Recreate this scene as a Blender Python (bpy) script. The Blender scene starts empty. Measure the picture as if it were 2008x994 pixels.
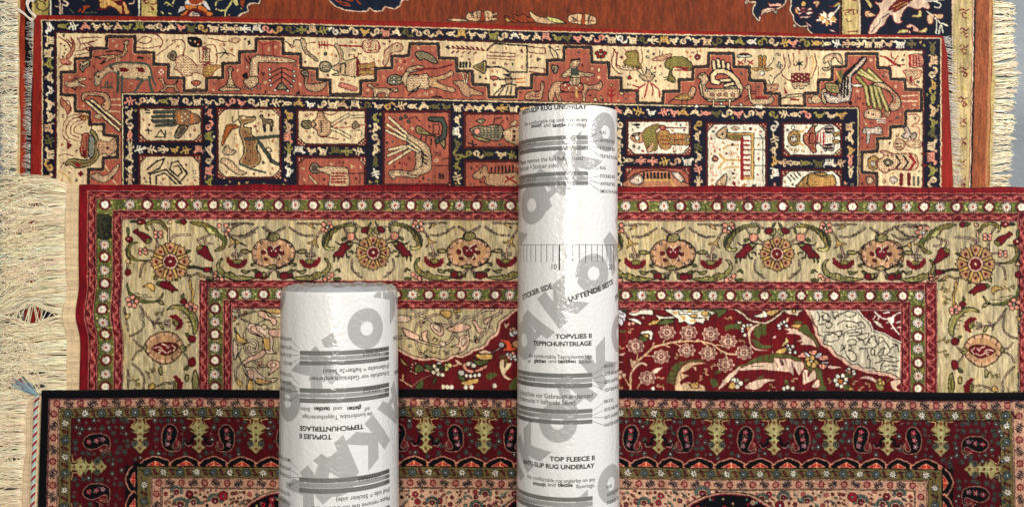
import bpy, bmesh, math, random
import numpy as np
random.seed(7); RNG = np.random.default_rng(7)
SC = bpy.context.scene; COL = SC.collection

# ---------------------------------------------------------------- camera, world, lamps, exposure
F = 1700.0                 # focal length in photo pixels
H = 1.323                  # camera height over the floor (m)
cam = bpy.data.cameras.new('camera'); cam_o = bpy.data.objects.new('camera', cam); COL.objects.link(cam_o)
cam.sensor_width = 36.0; cam.lens = 36.0*F/2008.0
cam.clip_start = 0.02; cam.clip_end = 100
cam_o.location = (0, 0, H); cam_o.rotation_euler = (0, 0, 0)
SC.camera = cam_o
wd = bpy.data.worlds.new('World'); SC.world = wd; wd.use_nodes = True
wd.node_tree.nodes['Background'].inputs[0].default_value = (0.93, 0.96, 1.0, 1)
wd.node_tree.nodes['Background'].inputs[1].default_value = 0.085

def lamp(name, loc, target, sx, sy, power, col):
    l = bpy.data.lights.new(name, 'AREA'); l.shape = 'RECTANGLE'; l.size = sx; l.size_y = sy
    l.energy = power; l.color = col
    o = bpy.data.objects.new(name, l); COL.objects.link(o); o.location = loc
    d = np.array(target, float)-np.array(loc, float)
    from mathutils import Vector
    o.rotation_euler = Vector(d).to_track_quat('-Z', 'Y').to_euler()
    return o
lamp('ceiling_lamp', (-0.02, 0.50, 2.6), (0.03, 0.05, 0), 0.75, 0.95, 54, (1.0, 0.95, 0.875))
lamp('shop_window', (2.1, 1.0, 1.5), (0.2, 0.0, 0), 1.0, 1.0, 40, (0.94, 0.965, 1.0))
SC.view_settings.view_transform = 'Standard'; SC.view_settings.look = 'None'
SC.view_settings.exposure = 0.0; SC.view_settings.gamma = 1.0

# ---------------------------------------------------------------- helpers: scale, mesh, materials
def W(px, py, z):
    "plan position (photo scale) at height z -> world"
    k = (H-z)/F
    return (px-1004.0)*k, -(py-497.0)*k
def s2l(c):
    c = np.asarray(c, float)/255.0
    return np.where(c <= .04045, c/12.92, ((c+.055)/1.055)**2.4)

def link(name, me, parent=None, mats=()):
    o = bpy.data.objects.new(name, me); COL.objects.link(o)
    if parent is not None: o.parent = parent
    for m in mats: me.materials.append(m)
    return o
def thing(name, label, cat, loc=(0, 0, 0), group=None):
    o = bpy.data.objects.new(name, None); COL.objects.link(o); o.location = loc
    o.empty_display_size = .02
    o['label'] = label; o['category'] = cat
    if group: o['group'] = group
    return o
def mesh_np(name, V, Q, colors=None, smooth=True, tri=False):
    "V (n,3); Q (m,4) or (m,3); colors (n,3) sRGB 0-255 per vertex"
    me = bpy.data.meshes.new(name); n = len(V); m = len(Q); k = Q.shape[1]
    me.vertices.add(n); me.vertices.foreach_set('co', np.ascontiguousarray(V, np.float32).ravel())
    me.loops.add(m*k); me.loops.foreach_set('vertex_index', np.ascontiguousarray(Q, np.int32).ravel())
    me.polygons.add(m)
    me.polygons.foreach_set('loop_start', np.arange(0, m*k, k, dtype=np.int32))
    me.polygons.foreach_set('use_smooth', np.full(m, smooth))
    me.update(calc_edges=True)
    if colors is not None:
        a = me.color_attributes.new('wool', 'BYTE_COLOR', 'POINT')
        c = np.ones((n, 4), np.float32); c[:, :3] = np.clip(np.asarray(colors, np.float32)/255.0, 0, 1)
        a.data.foreach_set('color_srgb', c.ravel())
    return me
def nodes(name):
    m = bpy.data.materials.new(name); m.use_nodes = True
    nt = m.node_tree; b = nt.nodes['Principled BSDF']
    return m, nt, b
def add_bump(nt, b, scale, strength, dist, detail=2.0, stretch=(1, 1, 1), kind='noise'):
    tc = nt.nodes.new('ShaderNodeTexCoord'); mp = nt.nodes.new('ShaderNodeMapping')
    mp.inputs['Scale'].default_value = stretch
    nt.links.new(tc.outputs['Object'], mp.inputs['Vector'])
    if kind == 'noise':
        t = nt.nodes.new('ShaderNodeTexNoise'); t.inputs['Scale'].default_value = scale
        t.inputs['Detail'].default_value = detail; out = t.outputs['Fac']
    else:
        t = nt.nodes.new('ShaderNodeTexVoronoi'); t.inputs['Scale'].default_value = scale; out = t.outputs['Distance']
    nt.links.new(mp.outputs['Vector'], t.inputs['Vector'])
    bp = nt.nodes.new('ShaderNodeBump'); bp.inputs['Strength'].default_value = strength
    bp.inputs['Distance'].default_value = dist
    nt.links.new(out, bp.inputs['Height'])
    prev = [l for l in nt.links if l.to_socket == b.inputs['Normal']]
    if prev: nt.links.new(prev[0].from_socket, bp.inputs['Normal'])
    nt.links.new(bp.outputs['Normal'], b.inputs['Normal'])
    return t
def pile_mat(name, sheen=.12, rough=.8, bump=.35, ani=0):
    "cut wool / silk pile: the knot colours come from the mesh, the nap from noise"
    m, nt, b = nodes(name)
    a = nt.nodes.new('ShaderNodeVertexColor'); a.layer_name = 'wool'
    nt.links.new(a.outputs['Color'], b.inputs['Base Color'])
    b.inputs['Roughness'].default_value = rough
    b.inputs['Specular IOR Level'].default_value = .12
    b.inputs['Sheen Weight'].default_value = sheen; b.inputs['Sheen Roughness'].default_value = .35
    add_bump(nt, b, 520, bump*1.3, .0016, 1.5, (1, .45, 1))
    add_bump(nt, b, 7, .30, .02, 2)
    add_bump(nt, b, 45, .25, .004, 2, (1, .4, 1))
    return m
def plain_mat(name, col, rough=.6, spec=.3, noise=None):
    m, nt, b = nodes(name)
    b.inputs['Base Color'].default_value = (*s2l(col), 1)
    b.inputs['Roughness'].default_value = rough; b.inputs['Specular IOR Level'].default_value = spec
    if noise: add_bump(nt, b, *noise)
    return m
def vnoise(h, w, sy, sx, rng):
    "bilinear value noise, cell sizes sy, sx (in samples)"
    a = rng.random((int(h/sy)+3, int(w/sx)+3)).astype(np.float32)
    y = np.arange(h)/sy; x = np.arange(w)/sx
    y0 = y.astype(int); x0 = x.astype(int); fy = (y-y0)[:, None]; fx = (x-x0)[None, :]
    A = a[y0][:, x0]; B = a[y0][:, x0+1]; C = a[y0+1][:, x0]; D = a[y0+1][:, x0+1]
    return (A*(1-fx)+B*fx)*(1-fy)+(C*(1-fx)+D*fx)*fy-.5

# ---------------------------------------------------------------- weaving: knots are laid motif by motif on a cartoon
PAL = dict(k=(20, 12, 16), m=(98, 20, 24), c=(228, 200, 154), n=(20, 18, 36), g=(100, 96, 54), y=(202, 160, 88),
           p=(226, 148, 122), t=(166, 88, 68), w=(240, 226, 198), o=(203, 112, 48), b=(66, 72, 62), r=(138, 30, 30),
           e=(214, 176, 132), M=(102, 14, 24), G=(80, 86, 42), h=(150, 142, 72), P=(224, 178, 150), s=(191, 172, 130),
           B=(70, 96, 98), W=(206, 200, 196), d=(98, 20, 26), K=(10, 9, 14), O=(214, 78, 44), T=(182, 136, 94), q=(222, 190, 160),
           R=(138, 34, 26), v=(196, 186, 116), u=(15, 25, 44), f=(150, 62, 30), j=(48, 50, 34), z=(136, 108, 68), x=(214, 200, 168))
class Cartoon:
    SS = 2
    def __init__(s, x0, y0, x1, y1, base):
        s.x0, s.y0 = x0, y0; s.w = int((x1-x0)*s.SS); s.h = int((y1-y0)*s.SS)
        s.a = np.empty((s.h, s.w, 3), np.uint8); s.a[:] = s.c(base)
        s.warp = None; s.win = (0., 0., 1.); s.flip = None; s.rich = False; s.nr = 0; s.lw = 1.0
    def c(s, k): return np.array(PAL[k] if isinstance(k, str) else k, np.float32)
    def tp(s, pts):
        p = np.asarray(pts, float); ox, oy, sc = s.win
        x = ox+p[:, 0]/sc; y = oy+p[:, 1]/sc
        if s.flip: x = s.flip[0]+(x-s.flip[1])*s.flip[2]; y = y+s.flip[3]
        if s.warp: x, y = s.warp(x, y)
        return np.stack([(x-s.x0)*s.SS, (y-s.y0)*s.SS], 1)
    def fill(s, pts, col, inner=False):
        if isinstance(col, str) and col == '-': return
        p = s.tp(pts); x0 = max(int(np.floor(p[:, 0].min())), 0); x1 = min(int(np.ceil(p[:, 0].max()))+1, s.w)
        y0 = max(int(np.floor(p[:, 1].min())), 0); y1 = min(int(np.ceil(p[:, 1].max()))+1, s.h)
        if x1 <= x0 or y1 <= y0: return
        cnt = np.zeros((y1-y0, x1-x0+1), bool)
        q = np.roll(p, -1, 0)
        for (ax, ay), (bx, by) in zip(p, q):
            if ay == by: continue
            if ay > by: ax, ay, bx, by = bx, by, ax, ay
            r0 = max(int(math.ceil(ay-.5)), y0); r1 = min(int(math.ceil(by-.5)), y1)
            if r1 <= r0: continue
            r = np.arange(r0, r1); xi = ax+(r+.5-ay)*(bx-ax)/(by-ay)
            ci = np.clip(np.ceil(xi-.5).astype(int)-x0, 0, x1-x0)
            cnt[r-y0, ci] ^= True
        m = np.logical_xor.accumulate(cnt, 1)[:, :-1]
        s.a[y0:y1, x0:x1][m] = s.c(col)
        if inner and min(m.shape) > 14 and m.sum() > 260:
            # woven figures carry a second line inside their outline, with bars or spots in between
            def er(q, n):
                for _ in range(n):
                    z = np.zeros_like(q); z[1:-1, 1:-1] = q[1:-1, 1:-1] & q[:-2, 1:-1] & q[2:, 1:-1] & q[1:-1, :-2] & q[1:-1, 2:]; q = z
                return q
            a = er(m, 5); bb = er(a, 2); s.nr += 1; L = s.c(col).mean()
            ink = (112, 52, 38) if L > 150 else (206, 172, 122) if L < 118 else (60, 26, 26)
            rg = a & ~bb; Y, X = np.mgrid[0:m.shape[0], 0:m.shape[1]]; core = er(bb, 2); k = s.nr % 4
            if k == 0: pt = core & (((X+Y)//3) % 3 == 0)
            elif k == 1: pt = core & ((X % 9) < 4) & ((Y % 9) < 4)
            elif k == 2: pt = core & ((np.abs(X % 12-6)+Y) % 10 < 3)
            else: pt = core & ((Y//3) % 3 == 0) & (X % 14 < 10)
            s.a[y0:y1, x0:x1][rg] = ink
            if core.sum() > 60: s.a[y0:y1, x0:x1][pt] = ink if k != 1 else (138, 30, 30)
    def line(s, pts, col, w, closed=False):
        p = s.tp(pts); R = max(w*s.lw*s.SS/2.0, .75); cc = s.c(col)
        if closed: p = np.vstack([p, p[:1]])
        for (ax, ay), (bx, by) in zip(p[:-1], p[1:]):
            x0 = max(int(min(ax, bx)-R), 0); x1 = min(int(max(ax, bx)+R)+2, s.w)
            y0 = max(int(min(ay, by)-R), 0); y1 = min(int(max(ay, by)+R)+2, s.h)
            if x1 <= x0 or y1 <= y0: continue
            X = np.arange(x0, x1)[None, :]+.5-ax; Y = np.arange(y0, y1)[:, None]+.5-ay
            dx, dy = bx-ax, by-ay; L = dx*dx+dy*dy+1e-9
            t = np.clip((X*dx+Y*dy)/L, 0, 1)
            m = (X-t*dx)**2+(Y-t*dy)**2 <= R*R
            s.a[y0:y1, x0:x1][m] = cc
    def disc(s, x, y, r, col, line=None, lw=1.2, n=14):
        an = np.arange(n)*2*math.pi/n
        P = np.stack([x+r*np.cos(an), y+r*np.sin(an)], 1)
        s.fill(P, col)
        if line: s.line(P, line, lw, True)
    def rect(s, x0, y0, x1, y1, col):
        "long straight band; follows the rug's own drift through warp"
        n = max(int(abs(x1-x0)/12), 1); m = max(int(abs(y1-y0)/12), 1)
        xs = np.linspace(x0, x1, n+1); ys = np.linspace(y0, y1, m+1)
        P = [(x, y0) for x in xs]+[(x1, y) for y in ys[1:]]+[(x, y1) for x in xs[::-1][1:]]+[(x0, y) for y in ys[::-1][1:-1]]
        s.fill(P, col)
    def frame(s, x0, y0, x1, y1, col, w):
        def ln(ax, ay, bx, by):
            n = max(int(max(abs(bx-ax), abs(by-ay))/14), 1); t = np.linspace(0, 1, n+1)
            s.line(np.stack([ax+(bx-ax)*t, ay+(by-ay)*t], 1), col, w)
        ln(x0, y0, x1, y0); ln(x1, y0, x1, y1); ln(x1, y1, x0, y1); ln(x0, y1, x0, y0)
    def scatter(s, ground, rad, n, fn, box, seed):
        "small filling ornaments wherever the ground has been left bare"
        r = random.Random(seed); g = s.c(ground); k = s.SS; R = int(rad*k); wp, wn, fl = s.warp, s.win, s.flip; s.warp = None; s.win = (0., 0., 1.); s.flip = None
        for _ in range(n):
            x = r.uniform(box[0], box[2]); y = r.uniform(box[1], box[3]); i = int((x-s.x0)*k); j = int((y-s.y0)*k)
            if i-R < 0 or j-R < 0 or i+R >= s.w or j+R >= s.h: continue
            q = s.a[j-R:j+R+1:2, i-R:i+R+1:2].astype(np.float32)
            if (np.abs(q-g).max() > 2): continue
            fn(s, x, y, rad, r)
        s.warp, s.win, s.flip = wp, wn, fl
    def done(s):
        a = s.a.astype(np.float32); k = s.SS
        a = a.reshape(s.h//k, k, s.w//k, k, 3).mean((1, 3))
        bl = a.copy()
        for ax in (0, 1): bl = (np.roll(bl, 1, ax)+bl*2+np.roll(bl, -1, ax))/4
        return np.clip(a+.55*(a-bl), 0, 255)                    # crisp change of colour from knot to knot
def spline(P, closed, n=5):
    P = np.asarray(P, float); N = len(P)
    if N < 3: return P
    out = []
    for i in range(N if closed else N-1):
        if closed: a, b, c, d = P[i-1], P[i], P[(i+1) % N], P[(i+2) % N]
        else: a, b, c, d = P[max(i-1, 0)], P[i], P[i+1], P[min(i+2, N-1)]
        for t in np.arange(n)/n:
            out.append(.5*(2*b+(c-a)*t+(2*a-5*b+4*c-d)*t*t+(3*b-a-3*c+d)*t**3))
    if not closed: out.append(P[-1])
    return np.array(out)
def filler_figure(inks):
    def fn(cv, x, y, q, r):
        k = r.randrange(6); c = r.choice(inks); s = q*.62; a = r.choice((0, math.pi/2, math.pi, 4.71))
        def T(P): return [(x+(u*math.cos(a)-v*math.sin(a))*s, y+(u*math.sin(a)+v*math.cos(a))*s) for u, v in P]
        if k == 0: cv.line(T([(0, -1), (.8, 0), (0, 1), (-.8, 0), (0, -1)]), c, 1.5); cv.disc(x, y, 1.3, c, n=6)
        elif k == 1: cv.line(T([(0, -1), (0, 1)]), c, 1.6); cv.line(T([(-.8, -.3), (0, .3), (.8, -.3)]), c, 1.5); cv.line(T([(-.7, -.9), (0, -.3), (.7, -.9)]), c, 1.5)
        elif k == 2: cv.line(spline(T([(-1, .5), (-.4, -.7), (.3, .5), (1, -.5)]), False), c, 1.8)
        elif k == 3:
            for u, v in ((-.5, -.5), (.5, -.5), (-.5, .5), (.5, .5)): p = T([(u, v)])[0]; cv.disc(p[0], p[1], s*.3, c, n=6)
        elif k == 4: cv.fill(T([(-1, .4), (-.2, -.5), (.5, -.4), (1, -.9), (.8, .1), (.3, .5), (-.3, .5)]), c); cv.line(T([(0, .4), (0, 1)]), c, 1.4)
        else: cv.line(T([(-.9, .6), (-.9, -.6), (-.1, -.6), (-.1, .6), (.8, .6), (.8, -.6)]), c, 1.5)
    return fn
def tendril(ink, core, leaf):
    def fn(cv, x, y, q, r):
        a = r.uniform(0, 6.28); s = q*.95; f = r.choice((1, -1))
        def T(P): return [(x+(u*math.cos(a)-f*v*math.sin(a))*s, y+(u*math.sin(a)+f*v*math.cos(a))*s*.8) for u, v in P]
        Q = spline(T([(-1.1, .2), (-.4, -.35), (.2, .1), (.75, .45), (.95, -.05), (.6, -.15)]), False)
        if ink: cv.line(Q, ink, 3.3)
        cv.line(Q, core, 1.5 if ink else 1.9)
        for u, v in ((-.4, -.35), (.3, .2)):
            P = spline(T([(u, v), (u+.15, v-.5), (u+.5, v-.75), (u+.4, v-.2)]), True, 3); cv.fill(P, leaf)
            if ink: cv.line(P, ink, 1.1, True)
    return fn
def draw(cv, text, part=None):
    """one motif stroke a line:  f fill | o fill line w | s smooth fill line w | l line w | c smooth line w |
    D double line (ink core w) | d fill line r  (discs, x,y,...) | w: ox oy scale"""
    for ln in text.strip().split('\n'):
        ln = ln.strip()
        if not ln or ln[0] == '#': continue
        head, _, tail = ln.partition(':')
        h = head.split()
        if h[0] == 'w': cv.win = tuple(float(v) for v in tail.split()); continue
        for seg in tail.split(';'):
            P = [tuple(float(v) for v in t.split(',')) for t in seg.split()]
            if not P: continue
            if h[0] == 'f': cv.fill(P, h[1])
            elif h[0] == 'o' or h[0] == 's':
                Q = spline(P, True) if h[0] == 's' else P
                if h[1] != '-': cv.fill(Q, h[1], bool(cv.rich) and len(h) > 2 and h[2] != '-' and (cv.rich is True or h[1] in cv.rich))
                if len(h) > 2 and h[2] != '-': cv.line(Q, h[2], float(h[3]) if len(h) > 3 else 1.5, True)
            elif h[0] == 'l': cv.line(P, h[1], float(h[2]))
            elif h[0] == 'c': cv.line(spline(P, False), h[1], float(h[2]))
            elif h[0] == 'D':
                Q = spline(P, False); w = float(h[3]); cv.line(Q, h[1], w+2.6); cv.line(Q, h[2], w)
            elif h[0] == 'd':
                for x, y in P: cv.disc(x, y, float(h[3]), h[1], None if h[2] == '-' else h[2], 1.4)

def rug_surface(name, us, vs, pos, img, org, level, thick, parent, mat, seed, streak=.10, hue=0., zfun=None, rnd=5.0, knot=.05, wob=1.0):
    """us, vs: knot columns/rows; pos(u,v)->photo-plan x,y; img sampled there; rounded edges and a side wall"""
    us = np.asarray(us, float); vs = np.asarray(vs, float)
    U, V = np.meshgrid(us, vs); X, Y = pos(U, V)
    h, w = U.shape
    rng = np.random.default_rng(seed)
    jx = 2.0*vnoise(h, w, 2.1, 2.1, rng)*wob; jy = 2.0*vnoise(h, w, 2.1, 2.1, rng)*wob   # hand-knotted lines waver by a knot
    inside = np.minimum(np.minimum(U-us[0], us[-1]-U), np.minimum(V-vs[0], vs[-1]-V)) > 4
    jx = jx*inside; jy = jy*inside
    fx = np.clip(X+jx-org[0]-.5, 0, img.shape[1]-1.001); fy = np.clip(Y+jy-org[1]-.5, 0, img.shape[0]-1.001)
    ix = fx.astype(int); iy = fy.astype(int); ax = (fx-ix)[..., None]; ay = (fy-iy)[..., None]
    C = (img[iy, ix]*(1-ax)+img[iy, ix+1]*ax)*(1-ay)+(img[iy+1, ix]*(1-ax)+img[iy+1, ix+1]*ax)*ay
    # abrash: the dye varies along the weft, so the colour drifts in short streaks
    n1 = vnoise(h, w, 16, 2.2, rng)+.9*vnoise(h, w, 7, 1.3, rng)+.6*vnoise(h, w, 40, 7, rng)
    n2 = vnoise(h, w, 70, 90, rng)
    kn = rng.standard_normal((h, w)).astype(np.float32)
    lum = 1+streak*n1*1.5+.10*n2+knot*kn
    C = C*lum[..., None]
    if hue:
        hm = vnoise(h, w, 16, 3, rng)*.8+vnoise(h, w, 60, 60, rng)*.8-.1
        sat = ((C[..., 1] > 120) & (np.abs(C[..., 0]-C[..., 1]) < 46))
        hm = np.clip(hm, -.12, 1); C[..., 0] += np.where(sat, hm*22*hue, 0); C[..., 2] -= np.where(sat, hm*46*hue, 0)
    d = np.minimum(np.minimum(U-us[0], us[-1]-U), np.minimum(V-vs[0], vs[-1]-V))
    z = np.full((h, w), level)
    px = H/F
    t = np.clip((rnd-d)/rnd, 0, 1); z -= rnd*px*.9*(1-np.sqrt(np.clip(1-t*t, 0, 1)))
    if zfun is not None: z += zfun(X, Y)
    k = (H-level)/F
    P = np.stack([(X-1004)*k, -(Y-497)*k, z], -1)
    idx = np.arange(h*w).reshape(h, w)
    Q = np.stack([idx[:-1, :-1], idx[1:, :-1], idx[1:, 1:], idx[:-1, 1:]], -1).reshape(-1, 4)
    ring = np.concatenate([idx[0, :], idx[1:, -1], idx[-1, ::-1][1:], idx[::-1, 0][1:-1]])
    PV = P.reshape(-1, 3); CV = C.reshape(-1, 3)
    low = PV[ring].copy(); low[:, 2] = level-thick
    base = len(PV); m = len(ring); r2 = np.roll(ring, -1); i = np.arange(m)
    QS = np.stack([ring, r2, base+(i+1) % m, base+i], 1)
    PV = np.vstack([PV, low]); CV = np.vstack([CV, CV[ring]])
    me = mesh_np(name, PV, np.vstack([Q, QS]), CV)
    return link(name, me, parent, [mat])

def threads(name, paths, rad, cols, parent, mat):
    "paths: (n, k, 3) world points -> n three-sided yarns in one mesh"
    P = np.asarray(paths, float); n, k, _ = P.shape
    T = np.gradient(P, axis=1); T /= np.linalg.norm(T, axis=2, keepdims=True)+1e-9
    up = np.array([0, 0, 1.0]); S = np.cross(T, up); S /= np.linalg.norm(S, axis=2, keepdims=True)+1e-9
    Nn = np.cross(S, T)
    r = np.broadcast_to(np.asarray(rad, float).reshape(-1, 1), (n, k))[..., None]
    taper = np.ones(k); taper[-1] = .5; r = r*taper[None, :, None]
    rings = []
    m = 5
    for j in range(m):
        a = 2*math.pi*j/m+math.pi/2; rings.append(P+r*(S*math.cos(a)+Nn*math.sin(a)))
    V = np.stack(rings, 2)                                  # n,k,m,3
    idx = np.arange(n*k*m).reshape(n, k, m)
    a = idx[:, :-1, :]; b = idx[:, 1:, :]
    Q = np.stack([a, np.roll(a, -1, 2), np.roll(b, -1, 2), b], -1).reshape(-1, 4)
    CC = np.repeat(np.asarray(cols, float), k*m, 0)
    me = mesh_np(name, V.reshape(-1, 3), Q, CC)
    o = link(name, me, parent, [mat])
    if n > 100: o['kind'] = 'stuff'
    return o

# ---------------------------------------------------------------- cartoon of the pictorial rug
def oB(x):
    return np.interp(x, [60, 110, 400, 820, 1220, 1620, 1815], [0, 0, 3, 14, 26, 34, 35])
MINI = dict(
    quad=[('l', .46, [(-.55, 0), (0, -.05), (.45, -.02)]), ('l', .2, [(-.5, 0), (-.62, .8)]), ('l', .2, [(-.3, .1), (-.2, .85)]), ('l', .2, [(.25, .1), (.2, .85)]), ('l', .2, [(.45, 0), (.6, .8)]), ('l', .3, [(.45, -.1), (.75, -.55), (1.0, -.45)]), ('l', .13, [(-.6, -.1), (-.95, -.5), (-.85, -.8)]), ('x', .1, [(-.4, -.02), (.3, -.05)])],
    bird=[('l', .55, [(-.35, .1), (.15, .05)]), ('l', .3, [(.2, 0), (.5, -.45)]), ('l', .3, [(.5, -.5), (.6, -.5)]), ('l', .12, [(.6, -.5), (.95, -.35)]), ('l', .26, [(-.4, .05), (-.95, -.35)]), ('l', .2, [(-.4, .15), (-1, .1)]), ('l', .12, [(0, .3), (0, .85), (.2, .85)]), ('l', .12, [(-.2, .3), (-.25, .85)]), ('x', .12, [(-.4, 0), (0, .15)])],
    curl=[('l', .3, [(-.9, .5), (-.5, .7), (0, .3), (-.1, -.3), (.35, -.6), (.75, -.2), (.5, .2)]), ('l', .16, [(-.9, .5), (-1, .1)]), ('x', .09, [(-.5, .62), (0, .25), (-.05, -.25), (.35, -.5)])],
    fish=[('l', .6, [(-.2, 0), (.2, 0)]), ('l', .4, [(.4, 0), (.7, 0)]), ('l', .2, [(-.5, 0), (-1, -.55)]), ('l', .2, [(-.5, 0), (-1, .5)]), ('x', .12, [(-.2, -.1), (.3, .1)]), ('x', .14, [(.6, -.08), (.62, -.06)])],
    man=[('l', .5, [(.75, 0), (.78, 0)]), ('l', .42, [(.35, 0), (-.1, 0)]), ('l', .16, [(.3, 0), (.15, -.75), (-.2, -.7)]), ('l', .16, [(.3, 0), (.15, .75), (-.2, .7)]), ('l', .2, [(-.1, -.1), (-.95, -.3)]), ('l', .2, [(-.1, .1), (-.95, .3)]), ('x', .1, [(.8, -.08), (.8, .1)]), ('x', .1, [(.3, 0), (-.1, 0)])],
    leafy=[('l', .18, [(-.9, .3), (0, 0), (.9, -.3)]), ('l', .2, [(-.4, .1), (-.3, -.7)]), ('l', .2, [(.1, 0), (.2, -.8)]), ('l', .2, [(-.2, .1), (.1, .8)]), ('l', .2, [(.3, -.1), (.6, .6)]), ('l', .3, [(.8, -.3), (.95, -.5)])],
    duck=[('l', .5, [(-.4, .2), (.3, .2)]), ('l', .25, [(.35, .1), (.55, -.5), (.85, -.45)]), ('l', .22, [(-.5, .1), (-.95, -.25)]), ('x', .14, [(-.3, .1), (.1, .25)]), ('l', .1, [(0, .4), (.05, .85)])],
)
MK = ['quad', 'curl', 'bird', 'fish', 'quad', 'man', 'duck', 'leafy', 'curl', 'bird']
MC = ['c', 'y', 'c', 'p', 'w', 'g', 'c', 'e', 'p', 'h', 'c', 'c']
def mini(cv, x, y, sx, sy, kind, col, fx=1, vert=False, fy=1):
    for op, w, P in MINI[kind]:
        Q = np.array(P, float)
        if vert: Q = np.stack([-Q[:, 1]*fy*sx, Q[:, 0]*fx*sy], 1)
        else: Q = np.stack([Q[:, 0]*fx*sx, Q[:, 1]*fy*sy], 1)
        if len(Q) > 2: Q = spline(Q, False, 4)
        ww = w*min(sx, sy)
        if op == 'x': cv.line(Q+[x, y], 'm' if col != 'm' else 'c', max(ww, .9))
        else: cv.line(Q+[x, y], col, max(ww*1.55, 1.6))
def mini_row(cv, x0, x1, y, step, sy, vert=False, seed=1, cols=MC):
    r = random.Random(seed); t = x0+step/2; i = 0
    while t < x1-step*.3:
        k = MK[r.randrange(len(MK))]; c = cols[r.randrange(len(cols))]
        s = step*.46*r.uniform(.85, 1.12)
        if vert: mini(cv, y+r.uniform(-.6, .6), t, sy, s, k, c, r.choice((1, -1)), True, r.choice((1, -1)))
        else: mini(cv, t, y+r.uniform(-.6, .6), s, sy, k, c, r.choice((1, -1)), False, r.choice((1, 1, -1)))
        # a small filler between the figures
        if r.random() < .5:
            if vert: cv.disc(y+r.uniform(-sy, sy)*.8, t+step*.5, 1.1, r.choice(cols))
            else: cv.disc(t+step*.5, y+r.uniform(-sy, sy)*.8, 1.1, r.choice(cols))
        t += step*r.uniform(.92, 1.1); i += 1

def panel(cv, x0, y0, x1, y1, fill, cut=15, corners='1111'):
    "octagon picture panel with chequered corners; y from the photo plan"
    cv.fill([(x0, y0), (x1, y0), (x1, y1), (x0, y1)], 'k')
    cv.fill([(x0+1.5, y0+1.5), (x1-1.5, y0+1.5), (x1-1.5, y1-1.5), (x0+1.5, y1-1.5)], 'm')
    a, b, c, d = x0+4.5, y0+4.5, x1-4.5, y1-4.5
    cv.fill([(a, b), (c, b), (c, d), (a, d)], 'm')
    for yy in np.arange(b, d, 3.4):
        for j, xx in enumerate(np.arange(a, c, 3.4)):
            if min(abs(xx-a), abs(xx-c)) < cut and min(abs(yy-b), abs(yy-d)) < cut and (int((yy-b)/3.4)+j) % 2 == 0:
                cv.fill([(xx, yy+1.7), (xx+1.7, yy), (xx+3.4, yy+1.7), (xx+1.7, yy+3.4)], 'c')
    q = [cut if ch == '1' else .1 for ch in corners]
    P = [(a+q[0], b), (c-q[1], b), (c, b+q[1]), (c, d-q[2]), (c-q[2], d), (a+q[3], d), (a, d-q[3]), (a, b+q[0])]
    cv.fill(P, fill); cv.line(P, 'k', 1.6, True)

B = Cartoon(40, 20, 1900, 380, 'R')
def wB(x, y): return x, y+oB(x)
B.warp = wB
# bands: y measured at the left end
B.rect(81, 39.5, 1846, 380, 'c'); B.rect(83.2, 41.5, 1844, 380, 'n')
B.rect(107.5, 62, 1812, 380, 'm'); B.rect(109, 63.2, 1810.5, 380, 'k'); B.rect(111, 65.5, 1808.5, 380, 'c')
B.rect(112.3, 67, 1807.3, 380, 'c')
B.warp = None
# animal border
B.warp = wB
mini_row(B, 112, 1812, 51.8, 21, 9.0, seed=3)
B.warp = None
mini_row(B, 45, 372, 96, 24, 10.5, True, seed=5)
mini_row(B, 84, 372, 1829, 24, 10.5, True, seed=8)
# stepped main border
Z = [(0, 0, 2.617, "455,955 455,870 530,870 530,812 605,808 605,700 535,692 535,637 460,640 460,575 385,570 385,490 312,487 312,372 385,370 385,302 465,300 465,250 547,250 547,190 693,190 693,270 790,272 790,332 865,334 865,402 945,402 945,467 1060,467 1062,402"),
     (400, 0, 2.617, "97,400 97,327 182,325 182,267 267,265 267,202 405,202 405,277 495,280 497,350 580,355 582,410 645,412 647,485 803,485 803,415 880,415 880,352 965,350 965,290 1050,288"),
     (800, 0, 2.617, "10,226 155,228 160,300 250,302 250,366 330,368 332,435 412,437 415,500 555,500 557,455 635,453 635,385 715,383 715,312 800,310 802,242 940,245 943,322 1030,325 1032,402 1094,402"),
     (1200, 0, 2.617, "45,402 47,465 130,466 130,530 262,532 265,470 345,470 345,410 415,408 417,345 495,343 497,275 623,277 625,345 705,347 707,415 785,417 785,480 862,482 862,545 990,545 990,480 1060,478 1060,412"),
     (1588, 0, 2.617, "115,410 117,345 187,343 187,277 343,277 348,350 408,352 412,408 485,410 488,462 570,462 570,570 490,572 490,650 412,652 410,710 345,712 345,777 265,782 265,885 343,890 345,955")]
path = []
for ox, oy, sc, t in Z:
    path += [(ox+float(v.split(',')[0])/sc, oy+float(v.split(',')[1])/sc) for v in t.split()]
top = [(1682, 372)]+[(x, 183+float(oB(x))*.85) for x in np.linspace(1682, 241, 60)]+[(241, 372)]
B.fill(path+top, 't')
B.line(path, (206, 160, 116), 8.2); B.line(path, 'k', 6.0); B.line(path, (84, 74, 74), 1.0)
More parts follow.
